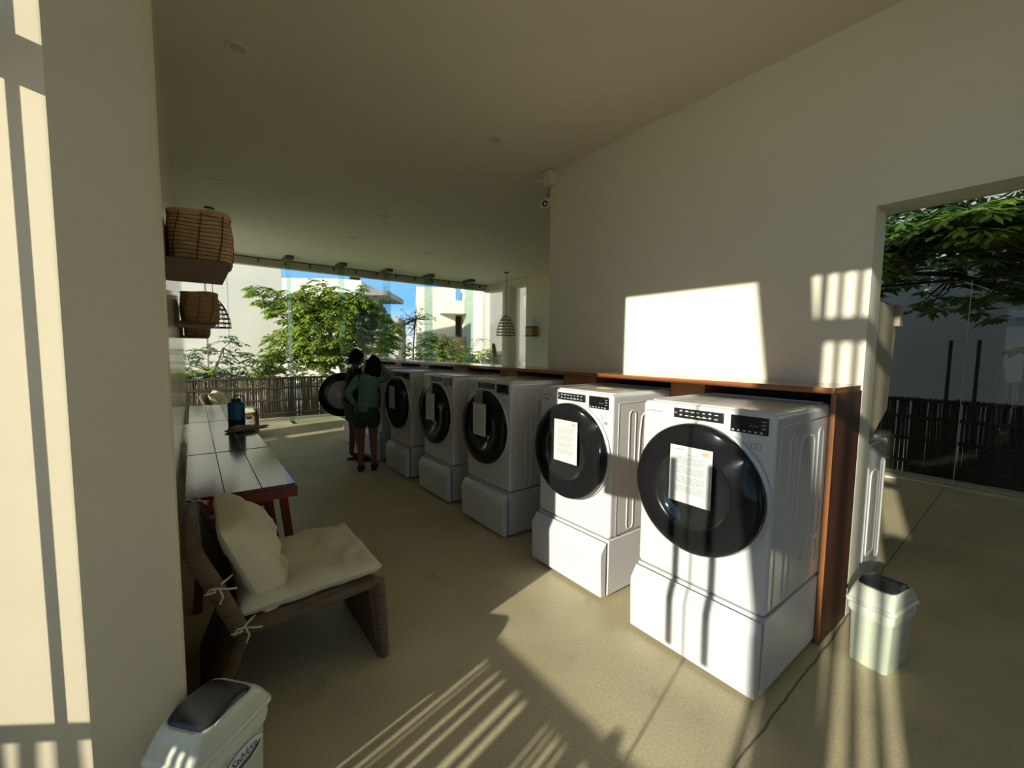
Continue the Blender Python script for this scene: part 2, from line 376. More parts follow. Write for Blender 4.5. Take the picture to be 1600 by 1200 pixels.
glass_door(GX, [-3.9, -2.2, -0.55, 0.52, 1.595], 3.30, 1, 'glass', 30,
           ['long bar handle on the glass door beside the viewer, further from the back', 'long bar handle on the glass door beside the viewer, nearer the back', 'handles of the glass door on the left'],
           2.365, (0.618, 0.42, 0.83, 1.83))
struct(MB().box((GX - 0.02, -3.9, 2.31), (GX + 0.02, 1.637, 2.42)).build('trim_5', 'dark_metal'))
struct(MB().box((GX - 0.014, 1.616, 0), (GX + 0.014, 1.622, 3.3)).build('trim_6', 'dark_metal'))
struct(MB().box((GX - 0.008, 0.517, 0), (GX + 0.008, 0.522, 2.31)).build('trim_7', 'steel'))
glass_door(7.5, [-3.9, -1.6, -0.2, 0.768, 1.9], 3.5, -1, 'glass_tint', 50,
           ['black upright bar handle on the right glass door, left of the bright door edge', 'black upright bar handle on the right glass door, right of the bright door edge', 'handles of the glass door on the right'],
           2.53, (0.892, 0.655, 0.80, 1.79))
struct(MB().box((7.49, -3.9, 2.515), (7.51, 1.9, 2.54)).build('trim_8', 'black_steel'))
struct(MB().box((7.492, 0.764, 0), (7.508, 0.770, 2.51)).build('trim_9', 'sticker_white'))
t = thing('paper_sign', (GX + 0.008, 0.93, 1.52), 0, 'paper sign on the glass beside the viewer, its shadow falls on the second washer', 'sign')
MB().box((0, 0, 0), (0.0015, 0.215, 0.27)).build('sheet', 'paper', t)
# ---- ceiling spots
spots = [(0.30, 3.36, 'recessed ceiling spot nearest the left wall, in the foreground'), (2.28, 3.30, 'recessed ceiling spot above the nearer washers, left of the security camera'),
         (0.31, 6.1, 'recessed ceiling spot above the far tables by the left wall'), (2.27, 6.1, 'recessed ceiling spot above the two people'),
         (2.27, 7.6, 'recessed ceiling spot near the far glass, left of the farthest one'), (3.8, 7.85, 'recessed ceiling spot farthest to the right near the far glass')]
for x, y, lab in spots:
    t = thing('ceiling_spotlight', (x, y, H), 0, lab, 'ceiling light', 'recessed ceiling spots')
    MB().lathe([(0.062, 0.0), (0.062, -0.006), (0.046, -0.008), (0.042, 0.0)], 24).build('trim_ring', 'cctv_white', t, smooth=True)
    MB().lathe([(0.042, -0.003), (0.02, -0.006), (0.001, -0.006)], 20, capB=True).build('lens', 'lens', t, smooth=True)

# ================================================================== COUNTER
CX = 2.69
cnt = thing('laundry_counter', (CX, 0.73, 0), 0, 'long reddish wooden counter running behind the row of washers against the right wall', 'counter')
L = 6.95
MB().box((-0.02, 0, 1.392), (0.455, L, 1.425)).build('countertop', 'wood', cnt, bevel=0.003)
MB().box((0.004, -0.005, 0), (0.455, 0.018, 1.392)).build('end_panel', 'shaded_end_wood', cnt, bevel=0.002)  # side shade is painted into this veneer
tag(MB().box((0, -0.005, 0), (0.004, 0.018, 1.392)).build('lit_edge', 'wood_panel', cnt), 'lit front edge of the end panel, without the painted side shade')  # front of the same panel, kept in the undarkened veneer as its lit edge
MB().box((0, L - 0.035, 0), (0.455, L, 1.392)).build('end_panel', 'wood_panel', cnt, bevel=0.002)
MB().box((0.43, 0.035, 0), (0.45, L - 0.035, 1.392)).build('back_panel', 'inside', cnt)
divs = [(1.447, 1.698), (2.395, 2.78), (3.48, 3.78), (4.48, 4.83), (5.53, 5.85), (6.55, 6.81)]
for a, b in divs:
    MB().box((0.012, a - 0.73, 0), (0.43, b - 0.73, 1.392)).build('divider', 'wood_panel', cnt, bevel=0.002)

# ================================================================== WASHERS
WH = 1.335; PH = 0.395; BW = 0.343; BD = 0.74
def rrect(x0, x1, z0, z1, r, n=6):
    pts = []
    for cx, cz, a0 in ((x1-r, z1-r, 0), (x0+r, z1-r, 90), (x0+r, z0+r, 180), (x1-r, z0+r, 270)):
        for k in range(n+1):
            a = math.radians(a0 + 90*k/n); pts.append((cx + r*math.cos(a), cz + r*math.sin(a)))
    return pts
DR = 0.329; DZ = 0.921
RY = Matrix.Rotation(PI/2, 4, 'X')     # lathe z -> -y
def dented(prof, n, T, capB=False):
    m = MB(); vs = []
    for r, z in prof:
        for k in range(n):
            t = 2*PI*k/n; a = (math.degrees(t) + 180) % 360 - 180
            g = math.exp(-((a - 40)/20)**2) * min(1, max(0, (r - 0.2)/0.09))
            rr = r*(1 - 0.075*g); vs.append((rr*math.cos(t), rr*math.sin(t), z*(1 - 0.78*g)))
    fs = [(i*n+k, i*n+(k+1) % n, (i+1)*n+(k+1) % n, (i+1)*n+k) for i in range(len(prof)-1) for k in range(n)]
    return m.add(vs, fs, T)
def door_parts(parent, T):
    T2 = T @ RY
    MB().lathe([(DR*0.93, -0.01), (DR+0.006, 0.006), (DR+0.008, 0.016), (DR-0.01, 0.02)], 64, T2).build('door_bezel', 'groove', parent, smooth=True)
    dented([(DR*0.9, 0.0), (DR-0.012, 0.012), (DR, 0.030), (DR-0.001, 0.062), (DR-0.007, 0.076), (DR-0.022, 0.084), (0.205, 0.092), (0.196, 0.085)], 96, T2).build('door_ring', 'black_gloss', parent, smooth=True)
    MB().lathe([(0.197, 0.086), (0.185, 0.072), (0.13, 0.060), (0.06, 0.053), (0.002, 0.051)], 56, T2, capB=True).build('door_window', 'door_glass', parent, smooth=True)
def make_washer(label, full=True):
    t = thing('washing_machine', (0, 0, 0), 0, label, 'washing machine', 'row of washing machines on pedestals')
    # pedestal body + drawer
    ped = MB().box((-BW, 0.0, 0.025), (BW, BD, PH - 0.004)).build('pedestal', 'white2', t, bevel=0.004)
    for sx in (-1, 1):
        for y in (0.05, BD - 0.05):
            MB().lathe([(0.022, 0), (0.022, 0.03)], 14, Matrix.Translation((sx*(BW-0.05), y, 0)), capA=True, capB=True).build('foot', 'black', t)
    prof = [(-0.018, 0.022), (-0.062, 0.030), (-0.073, 0.28), (-0.071, 0.318), (-0.026, 0.378), (-0.018, 0.380)]
    MB().prism(prof, -BW + 0.003, BW - 0.003, axis=0).build('drawer', 'white2', t, bevel=0.006, seg=3)
    MB().prism([(-0.0600, 0.328), (-0.0625, 0.3335), (-0.0375, 0.3655), (-0.0350, 0.362)], -0.13, 0.15, axis=0).build('drawer_pull', 'groove', t, bevel=0.001)
    # body
    b = MB().prism(rrect(-BW, BW, PH, WH, 0.028, 5), 0.0, BD, axis=1).build('body', 'white', t, bevel=0.016, seg=3)
    # top rim
    MB().tube([(x, y, WH) for x, y in rrect(-BW+0.03, BW-0.03, 0.035, BD-0.03, 0.03, 4)], 0.0065, 6, closed=True).build('top_rim', 'white', t, smooth=True)
    # side seam + embossed ribs on both sides
    for s_ in (1, -1):
        mbr = MB()
        X = s_ * (BW + 0.0005)
        def loop(pts, r=0.005, closed=True): mbr.tube([(X, y, z) for y, z in pts], r, 6, closed=closed)
        loop(rrect(0.17, 0.235, PH+0.03, 1.22, 0.03, 4), 0.005)
        loop([(0.40, 1.20), (0.33, 1.20), (0.30, 1.17), (0.285, 1.05), (0.28, 0.9), (0.285, 0.74), (0.30, 0.62), (0.33, 0.58), (0.40, 0.57)], 0.006, False)
        loop([(0.40, 1.20), (0.46, 1.195), (0.475, 1.16), (0.475, 0.80), (0.455, 0.62), (0.40, 0.57)], 0.005, False)
        loop(rrect(0.53, 0.60, 0.66, 1.22, 0.03, 4), 0.005)
        loop([(0.06, PH+0.01), (0.06, 1.27), (0.07, 1.275), (BD-0.02, 1.275)], 0.003, False)
        loop([(0.58, 0.62), (0.60, 0.56), (0.58, 0.50)], 0.004, False)
        mbr.build('side_ribs', 'white', t, smooth=True)
    # control strip + display
    cs = MB().box((-0.150, -0.006, 1.262), (0.112, 0.004, 1.312)).build('control_strip', 'black', t, bevel=0.002)
    mk = MB()
    for r_ in range(2):
        for k in range(7):
            xx = -0.118 + k * 0.031; zz = 1.298 - r_ * 0.021
            ww = random.uniform(0.014, 0.024)
            mk.box((xx, -0.0068, zz - 0.002), (xx + ww, -0.006, zz + 0.0022))
            if random.random() < 0.35: mk.box((xx + 0.004, -0.0068, zz + 0.003), (xx + 0.014, -0.006, zz + 0.006))
    mk.tube([(-0.137 + 0.005*math.cos(a), -0.0065, 1.288 + 0.005*math.sin(a)) for a in [i*PI/5 for i in range(10)]], 0.0009, 4, closed=True)
    mk.build('button_marks', 'mark', cs)
    dp = MB().box((0.146, -0.006, 1.234), (0.312, 0.004, 1.313)).build('display_panel', 'screen', t, bevel=0.002)
    mk = MB()
    for k in range(6): mk.box((0.154 + k*0.025, -0.0068, 1.241), (0.165 + k*0.025, -0.006, 1.247))
    for k in range(3): mk.box((0.285, -0.0068, 1.262 + k*0.016), (0.303, -0.006, 1.265 + k*0.016))
    for k in range(3): mk.box((0.235 + 0.014*k, -0.0068, 1.270), (0.240 + 0.014*k, -0.006, 1.273))
    mk.build('display_marks', 'mark', dp)
    mk = MB(); x = -0.318
    for k, ww in enumerate((0.012, 0.009, 0.013, 0.010, 0.012, 0.006, 0.010, 0.012, 0.009)):
        mk.box((x, -0.0012, 1.279), (x + ww - 0.002, 0.001, 1.2845)); x += ww + (0.006 if k == 4 else 0)
    mk.box((-0.272, -0.0012, 1.268), (-0.262, 0.001, 1.271))
    mk.build('maker_lettering', 'greytext', t)
    # manual icon
    ic = MB()
    for s_ in (-1, 1):
        ic.tube([(0.262, -0.001, 1.165), (0.262, -0.001, 1.190), (0.262 + s_*0.010, -0.001, 1.194), (0.262 + s_*0.020, -0.001, 1.190), (0.262 + s_*0.020, -0.001, 1.166), (0.262 + s_*0.010, -0.001, 1.169)], 0.0013, 5, closed=True)
    ic.build('booklet_icon', 'greytext', t)
    return t
FX = [2.03, 2.085, 2.10, 2.115, 2.115, 2.12, 2.12]
CY = [1.096, 2.045, 3.13, 4.13, 5.18, 6.20, 7.16]
wl = ['nearest white washing machine with black round door, sunlit and striped by handle shadows',
      'second white washing machine from the front, half in shadow, with a small red word',
      'third white washing machine from the front, in shade, notice hanging by a plastic sleeve',
      'fourth white washing machine from the front, in shade, just right of the fifth',
      'white washing machine directly to the right of the two people',
      'white washing machine with its round door swung open beside the two people',
      'farthest white washing machine, mostly hidden behind the open door']
W0 = make_washer(wl[0]); washers = [W0]
for i in range(1, 7): washers.append(copy_tree(W0))
for i, t in enumerate(washers):
    t.location = (FX[i], CY[i], 0); t.rotation_euler = (0, 0, -PI/2); t['label'] = wl[i]
    if i != 5: door_parts(t, Matrix.Translation((0.006, 0.0, DZ)))
# machine 2 has a red word and a dark square badge
mk = MB(); x = -0.315
for ww in (0.011, 0.007, 0.010, 0.009, 0.006, 0.010): mk.box((x, -0.0012, 1.246), (x + ww, 0.001, 1.256)); x += ww + 0.003
tag(mk.build('red_lettering', 'redtext', washers[1]), 'small red word on the washer front')
MB().box((0.275, -0.002, 1.138), (0.305, 0.001, 1.156)).build('badge', 'greytext', washers[1])
MB().box((-0.06, 0.30, WH + 0.0005), (0.06, 0.36, WH + 0.002)).build('yellow_label', 'yellow', washers[1])
# machine 6 open: drum mouth + open door hinged at its far side
t6 = washers[5]
T0 = Matrix.Translation((0, 0, DZ)) @ RY
MB().lathe([(0.30, -0.002), (0.30, 0.012), (0.265, 0.014), (0.235, 0.004), (0.22, -0.10), (0.22, -0.30), (0.01, -0.32)], 48, T0).build('drum_opening', 'black', t6, smooth=True)
dr = bpy.data.objects.new('door', None); COL.objects.link(dr); dr.parent = t6
dr.location = (-0.335, -0.02, 0); dr.rotation_euler = (0, 0, -math.radians(91))
door_T = Matrix.Translation((0.335, 0.02, DZ)) @ RY
MB().lathe([(DR*0.6, 0.0), (DR*0.97, 0.0), (DR, 0.02), (DR, 0.04), (DR-0.03, 0.066), (DR-0.09, 0.082), (0.18, 0.085)], 64, door_T).build('door_ring', 'black_gloss', dr, smooth=True)
MB().lathe([(0.215, -0.002), (0.20, -0.03), (0.185, -0.045), (0.175, -0.10), (0.13, -0.13), (0.002, -0.135)], 56, door_T, capB=True).build('door_window', mat('inner_glass_bowl', (0.42, 0.43, 0.43), 0.3, coat=0.5), dr, smooth=True)
MB().lathe([(0.212, -0.006), (0.200, -0.012), (0.192, -0.006), (0.212, -0.006)], 48, door_T).build('inner_ring', 'steel', dr, smooth=True)
MB().lathe([(0.165, -0.104), (0.157, -0.112), (0.150, -0.104)], 40, door_T).build('inner_ring', 'steel', dr, smooth=True)
MB().lathe([(0.18, 0.085), (0.1, 0.06), (0.002, 0.055)], 40, door_T, capB=True).build('door_outer_glass', 'door_glass', dr, smooth=True)

# ---- notices taped to the doors
pl = ['white printed notice taped to the black door of the nearest washer', 'white printed notice on the black door of the second washer',
      'notice in a plastic sleeve on the black door of the third washer', 'notice in a plastic sleeve on the black door of the fourth washer',
      'notice on the washer door right beside the two people']
px_ = [(-0.105, 0.115), (-0.085, 0.135), (-0.09, 0.115), (-0.09, 0.115), (-0.12, 0.06)]
for i in range(5):
    a, b = px_[i]; z0, z1 = 0.852, 1.138
    t = thing('paper_notice', (FX[i], CY[i], 0), -PI/2, pl[i], 'notice', 'printed notices on the washer doors')
    y = -0.0965
    tilt = 0 if i < 2 else 0.02
    MB().box((a, y, z0), (b, y + 0.0012, z1)).build('sheet', 'paper', t)
    mk = MB(); w_ = b - a
    random.seed(40 + i)
    mk.box((a + 0.03, y - 0.0004, z1 - 0.020), (a + 0.072, y, z1 - 0.016))
    mk.box((a + w_*0.42, y - 0.0004, z1 - 0.043), (a + w_*0.66, y, z1 - 0.040))
    for k in range(22):
        zz = z1 - 0.056 - k * 0.0082
        if k % 6 == 5: continue
        x = a + 0.036; xe = b - 0.036 - (random.uniform(0, 0.05) if k % 6 == 4 else 0)
        while x < xe:
            ww = random.uniform(0.006, 0.018); mk.box((x, y - 0.0004, zz - 0.0017), (min(x + ww, xe), y, zz + 0.0017)); x += ww + 0.003
    mk.build('printed_lines', 'ink', t)
    MB().box((b - 0.052, y - 0.0005, z1 - 0.032), (b - 0.018, y, z1 - 0.014)).build('logo_block', 'orange', t)
    if i in (2, 3):
        MB().box((a + 0.03, y - 0.001, z1 - 0.01), (b - 0.05, y + 0.0005, z1 + 0.11)).build('plastic_sleeve', 'film', t)
random.seed(11)

# ================================================================== TABLES
def make_table(name_label, y0, y1, x0=-0.065, x1=0.488, zt=0.76):
    L = y1 - y0
    t = thing('long_table', (x0, y0, 0), 0, name_label, 'table', 'dark plank-topped tables along the left wall')
    W = x1 - x0
    nw = 3
    for k in range(nw):
        a = k * W / nw; b = (k+1) * W / nw
        MB().box((a + 0.0015, 0, zt - 0.022), (b - 0.0015, L, zt)).build('top_plank', 'table_top', t, bevel=0.0015)
    ap = MB().box((0.0, 0.0, zt - 0.085), (W + 0.01, 0.03, zt - 0.023))
    ap.box((0.0, L - 0.03, zt - 0.085), (W + 0.01, L, zt - 0.023))
    ap.box((W - 0.02, 0.03, zt - 0.085), (W + 0.005, L - 0.03, zt - 0.023)); ap.box((0.005, 0.03, zt - 0.085), (0.03, L - 0.03, zt - 0.023))
    ap.build('apron', 'table_frame', t)
    for (sx, sy) in ((0, 0), (1, 0), (0, 1), (1, 1)):
        tx = W * (0.70 if sx else 0.20); bx = W + 0.03 if sx else 0.02 
        ty = 0.10 if sy == 0 else L - 0.10; by = ty + (0.35 if sy == 0 else -0.35) * 0
        by = ty + (0.55 if (sy == 0 and sx) else (-0.0))
        if sy == 0: ty_, by_ = 0.16, 0.62 if sx else 0.20
        else: ty_, by_ = L - 0.12, L - 0.08
        if sx: tx = W - 0.06; bx = W + 0.02
        else: tx = 0.09; bx = 0.03
        if sy == 0: ty_, by_ = 0.12, 0.20
        s_ = 0.024
        MB().add([(bx - s_, by_ - s_, 0), (bx + s_, by_ - s_, 0), (bx + s_, by_ + s_, 0), (bx - s_, by_ + s_, 0),
                  (tx - s_, ty_ - s_, zt - 0.06), (tx + s_, ty_ - s_, zt - 0.06), (tx + s_, ty_ + s_, zt - 0.06), (tx - s_, ty_ + s_, zt - 0.06)],
                 [(0,3,2,1),(4,5,6,7),(0,1,5,4),(1,2,6,5),(2,3,7,6),(3,0,4,7)]).build('leg', 'table_frame', t, bevel=0.003)
    for yy in (0.17, L - 0.09):
        MB().box((0.05, yy - 0.015, 0.20), (W, yy + 0.015, 0.25)).build('stretcher', 'table_frame', t)
    return t
make_table('dark plank table nearest the viewer, behind the cushioned wicker chair', 2.885, 4.075)
make_table('middle dark plank table with the blue bottle standing on it', 4.10, 5.86)
make_table('farthest dark plank table, brightest with window reflections', 5.885, 7.58)

# blue insulated jug on the second table
t = thing('water_jug', (0.345, 5.22, 0.7605), 0, 'blue insulated jug with dark base and loop handle on the middle table', 'jug')
MB().lathe([(0.070, 0.0), (0.075, 0.01), (0.077, 0.10)], 32, capA=True).build('base_sleeve', 'navy', t, smooth=True, auto=True)
MB().lathe([(0.076, 0.10), (0.077, 0.26), (0.070, 0.275), (0.05, 0.285)], 32, capB=True).build('body', 'blue', t, smooth=True, auto=True)
MB().lathe([(0.045, 0.28), (0.045, 0.31), (0.03, 0.318)], 24, capB=True).build('lid', 'black', t, smooth=True, auto=True)
MB().tube([(0.045*math.cos(a) + 0.02, 0, 0.305 + 0.045*math.sin(a)) for a in [PI*k/10 for k in range(11)]], 0.006, 8).build('carry_loop', 'black', t, smooth=True)
# crumpled cloth bag beside it
def blob(rx, ry, rz, amp, freq, seed, nu=36, nv=18):
    def f(u, v):
        th = 2*PI*u; ph = PI*(v-0.5); x, y, z = math.cos(ph)*math.cos(th), math.cos(ph)*math.sin(th), math.sin(ph)
        n_ = noise.noise(Vector((x*freq+seed, y*freq, z*freq))) * amp
        k = 1 + n_; zz = max(z*rz*k, -rz*0.55)
        return (x*rx*k, y*ry*k, zz + rz*0.55)
    return MB().grid(f, nu, nv)
t = blob(0.15, 0.075, 0.030, 0.9, 2.6, 3).build('cloth_pouch', 'grey_cloth', None, smooth=True)
t.location = (0.42, 5.03, 0.7615); t.rotation_euler = (0, 0, 0.35)
tag(t, 'crumpled grey cloth pouch lying beside the blue jug at the table edge', 'pouch')

# ================================================================== WICKER CHAIRS
def slab(p0, p1, y0, y1, th, name, parent, m='wicker'):     # woven board between two xz points, spanning y
    d = Vector((p1[0]-p0[0], 0, p1[1]-p0[1])); L = d.length; d.normalize(); n_ = Vector((-d.z, 0, d.x))
    mb = MB()
    P = lambda a, b, y: tuple(Vector((p0[0], y, p0[1])) + d*a + n_*b)
    vs = [P(0,-th/2,y0), P(L,-th/2,y0), P(L,th/2,y0), P(0,th/2,y0), P(0,-th/2,y1), P(L,-th/2,y1), P(L,th/2,y1), P(0,th/2,y1)]
    mb.add(vs, [(0,1,2,3),(7,6,5,4),(0,4,5,1),(1,5,6,2),(2,6,7,3),(3,7,4,0)])
    return mb.build(name, m, parent, bevel=min(th*0.42, 0.02), seg=4)
def pillow(sx, sy, t0, t1, seed, pinch=0.10, amp=0.012, nu=44, nv=44, ex=4):
    def mk(sgn):
        def f(u, v):
            a = u*2-1; b = v*2-1
            e = (max(0, 1-abs(a)**ex)**0.5) * (max(0, 1-abs(b)**ex)**0.5)
            k = 1 - pinch*(1-abs(a)**2)*0.5*abs(b)**6; k2 = 1 - pinch*(1-abs(b)**2)*0.5*abs(a)**6
            n1 = noise.noise(Vector((a*2.3+seed, b*2.3, sgn*0.3))); n2 = noise.noise(Vector((a*6+seed, b*2.5, sgn)))
            rid = abs(noise.noise(Vector((a*3.2+seed+9, b*3.2, 1.1))))
            z = e * ((t1 if sgn > 0 else -t0) + (n1*2.0*amp + n2*amp*0.45 - (0.5-rid)*amp*1.4*(e)) * (1 if sgn > 0 else 0.4))
            return (a*sx*k2, b*sy*k, z)
        return f
    m = MB(); m.grid(mk(1), nu, nv); m.grid(mk(-1), nu, nv); return m
def make_chair(loc, rz, label, detail=True):
    t = thing('wicker_lounge_chair', loc, rz, label, 'chair')
    w = 0.325
    slab((0.13, 0.405), (0.70, 0.425), -w, w, 0.05, 'seat', t)
    slab((0.685, 0.43), (0.735, 0.0), -w, w, 0.05, 'leg_panel', t)
    slab((0.145, 0.40), (-0.01, 0.0), -w, w, 0.05, 'leg_panel', t)
    slab((0.105, 0.40), (-0.02, 0.76), -w+0.02, w-0.02, 0.022, 'backrest', t)
    MB().tube([(0.12, -w, 0.40), (0.03, -w, 0.64), (-0.012, -w, 0.735), (-0.03, -w+0.03, 0.775), (-0.035, 0, 0.79), (-0.03, w-0.03, 0.775), (-0.012, w, 0.735), (0.03, w, 0.64), (0.12, w, 0.40)], 0.034, 14).build('back_frame', 'wicker', t, smooth=True, auto=True)
    for s_ in (-1, 1):
        MB().tube([(0.68, s_*w, 0.445), (0.712, s_*w, 0.42), (0.725, s_*w, 0.25), (0.737, s_*w, 0.02)], [0.02, 0.034, 0.032, 0.026], 12).build('corner_tube', 'wicker', t, smooth=True, auto=True)
        MB().tube([(0.13, s_*w, 0.40), (0.40, s_*w, 0.405), (0.69, s_*w, 0.425)], 0.026, 10).build('seat_rail', 'wicker', t, smooth=True, auto=True)
    # seat cushion (lies on the seat) and back cushion
    Ts = Matrix.Translation((0.425, 0, 0.480)) @ Matrix.Rotation(math.radians(-2), 4, 'Y')
    m = pillow(0.315, 0.325, 0.045, 0.055, 1.0, pinch=0.06, amp=0.014, ex=9)
    m.v = [tuple(Ts @ Vector(p)) for p in m.v]; m.build('seat_cushion', 'cushion', t, smooth=True)
    e1 = Vector((-0.36, 0, 0.93)).normalized()     # up along back
    n_ = Vector((0.93, 0, 0.36)).normalized(); ey = Vector((0, 1, 0))
    m = pillow(0.255, 0.318, 0.04, 0.165, 5.0, pinch=0.16, amp=0.020, ex=2.8)
    c = Vector((0.155, 0.0, 0.602))
    m.v = [tuple(c + e1*p[0] + ey*p[1] + n_*p[2]) for p in m.v]; m.build('back_cushion', 'cushion', t, smooth=True)
    if detail:
        for (yy, zz, xx) in ((-w, 0.42, 0.135), (-w, 0.62, 0.05), (w-0.03, 0.79, -0.02)):
            p = Vector((xx, yy, zz)); s_ = -1 if yy < 0 else 1
            mb = MB()
            mb.tube([p + Vector((0.05, 0.05*-s_, 0.01)), p + Vector((0.02, 0.012*s_, 0.022)), p + Vector((-0.02, 0.036*s_, 0.0)), p + Vector((-0.05, 0.02*s_, -0.012))], 0.0045, 6)
            mb.tube([p + Vector((0.0, 0.04*s_, 0.01)), p + Vector((0.012, 0.046*s_, -0.025)), p + Vector((0.0, 0.044*s_, -0.055))], 0.004, 6)
            mb.tube([p + Vector((0.0, 0.04*s_, 0.01)), p + Vector((0.035, 0.046*s_, 0.0)), p + Vector((0.06, 0.044*s_, -0.006))], 0.004, 6)
            mb.tube([p + Vector((0.0, 0.042*s_, 0.012)), p + Vector((-0.03, 0.05*s_, 0.02)), p + Vector((-0.045, 0.048*s_, 0.0)), p + Vector((-0.01, 0.042*s_, 0.0))], 0.0035, 6)
            mb.build('tie_ribbon', 'cushion', t, smooth=True)
    return t
make_chair((0.0, 2.375, 0), 0.0, 'brown wicker lounge chair with cream tied cushions in the left foreground')
make_chair((0.16, 8.95, 0), math.radians(-8), 'wicker lounge chair with pale cushions beyond the tables by the far glass', False)

# ================================================================== BINS
def make_bin(loc, rz, label, sticker=False, zr=0.330, hd=0.10):
    t = thing('swing_lid_bin', loc, rz, label, 'waste bin')
    a, b = 0.128, 0.080; A, Bb = 0.148, 0.100
    def ring(hx, hy, r, z, n=5): return [(x, y, z) for x, y in rrect(-hx, hx, -hy, hy, r, n)]
    def loft(rings, capa=True, capb=True):
        m = MB(); n = len(rings[0]); vs = [p for r_ in rings for p in r_]; fs = []
        for i in range(len(rings)-1):
            for k in range(n): fs.append((i*n+k, i*n+(k+1) % n, (i+1)*n+(k+1) % n, (i+1)*n+k))
        if capa: fs.append(tuple(range(n-1, -1, -1)))
        if capb: fs.append(tuple(range((len(rings)-1)*n, len(rings)*n)))
        return m.add(vs, fs)
    loft([ring(a, b, 0.025, 0.0), ring(a+0.003, b+0.003, 0.028, 0.01), ring(A-0.012, Bb-0.010, 0.03, zr-0.058), ring(A-0.004, Bb-0.004, 0.03, zr-0.053), ring(A-0.002, Bb-0.002, 0.03, zr-0.012)], True, False).build('bucket', 'bin', t, smooth=True, auto=True)
    def wav(hx, hy, r, z, s_): return [(x*(1+0.008*math.sin(9*math.atan2(y, x)+s_)), y*(1+0.008*math.sin(7*math.atan2(y, x)+s_)), z+0.005*math.sin(5*math.atan2(y, x)+s_)) for x, y in rrect(-hx, hx, -hy, hy, r, 5)]
    loft([wav(A-0.006, Bb-0.006, 0.03, zr-0.070, 1), wav(A, Bb, 0.03, zr-0.045, 3), wav(A-0.001, Bb-0.001, 0.03, zr-0.012, 2)], False, False).build('bin_liner', 'liner', t, smooth=True)
    # lid: flange + dome (arch along x), dark flap in the middle band
    loft([ring(A+0.004, Bb+0.004, 0.032, zr-0.014), ring(A+0.010, Bb+0.010, 0.036, zr-0.006), ring(A+0.008, Bb+0.008, 0.036, zr+0.004), ring(A-0.002, Bb-0.002, 0.032, zr+0.010)], False, False).build('lid_flange', 'bin_rim', t, smooth=True)
    hx, hy = A - 0.001, Bb - 0.001
    def dome(u, v, inset=0.0):
        x = (u*2-1); y = (v*2-1)
        # squircle mapping
        e = 1 - (abs(x)**2.3); e = max(e, 0)
        g = max(0, 1 - abs(y)**9)
        return x, y, hd * (e**0.62) * (g**0.5)
    flap_hw = 0.66
    def dm(u, v):
        x, y, z = dome(u, v)
        # dent of flap band
        rx = math.sqrt(max(0, 1 - 0.10*abs(y)**6))
        fb = (1 - (abs(x)/flap_hw)**4) if abs(x) < flap_hw else 0
        gb = (1 - (abs(y)/0.88)**6) if abs(y) < 0.88 else 0
        d = 0.008 if (fb > 0 and gb > 0 and (abs(x)/flap_hw)**4 + (abs(y)/0.88)**6 < 1) else 0
        return (x*hx*rx, y*hy*math.sqrt(max(0, 1-0.06*abs(x)**6)), zr + 0.006 + z - d)
    MB().grid(dm, 64, 48).build('lid', 'bin_rim', t, smooth=True)
    # flap : superelliptic patch floating 1mm above the dent
    def fl_(u, v):
        r_ = u; th = 2*PI*v
        cx, sx = math.cos(th), math.sin(th)
        x = flap_hw * 0.97 * r_ * math.copysign(abs(cx)**0.5, cx); y = 0.855 * r_ * math.copysign(abs(sx)**(1/3.0), sx)
        X, Y, Z = dome((x+1)/2, (y+1)/2)
        return (x*hx, y*hy, zr + 0.006 + Z - 0.0015 - (0.004 if r_ > 0.97 else 0))
    MB().grid(fl_, 18, 96).build('swing_flap', 'flap', t, smooth=True)
    if sticker:
        # face is -y side; slight tilt of bucket wall
        ang = math.atan2((Bb-0.010) - (b+0.003), 0.262)
        T = Matrix.Translation((0.025, -(b+0.0045) - math.tan(ang)*0.245, 0.245)) @ Matrix.Rotation(PI/2 + ang*1.0, 4, 'X')
        T = Matrix.Translation((0.030, 0, 0)) @ Matrix.Translation((0.0, -0.0925, zr - 0.120)) @ Matrix.Rotation(PI/2 + ang, 4, 'X')
        ov = [(0.080*math.cos(k*PI/20), 0.036*math.sin(k*PI/20)) for k in range(40)]
        s1 = MB().add([(x, y, 0.0) for x, y in ov], [tuple(range(40))], T).build('logo_oval', 'sticker_white', t)
        add_text('Sablón', 'logo_word', 'sticker_dark', s1, T @ Matrix.Translation((-0.002, -0.006, 0.0006)), 0.040, italic=0.3)
        sw = [(1.2*x, 1.2*y) for x, y in [(-0.062, -0.011), (-0.02, -0.013), (0.03, -0.008), (0.064, 0.003), (0.05, -0.014), (0.02, -0.025), (-0.02, -0.027), (-0.045, -0.021)]]
        MB().add([(x, y, 0.0004) for x, y in sw], [tuple(range(8))], T).build('logo_swoosh', 'sticker_dark', s1)
        sw = [(-0.05, -0.0145), (0.0, -0.0155), (0.045, -0.009), (0.02, -0.0175), (-0.02, -0.0195)]
        MB().add([(x, y, 0.0008) for x, y in sw], [tuple(range(5))], T).build('logo_stripe', 'sticker_blue', s1)
    return t
make_bin((0.004, 1.632, 0), math.radians(41), 'pale swing-lid bin with a printed oval logo beside the left wall end', True, 0.352, 0.098)
make_bin((2.835, 0.505, 0), math.radians(-9), 'small pale swing-lid bin on the floor right of the counter end')

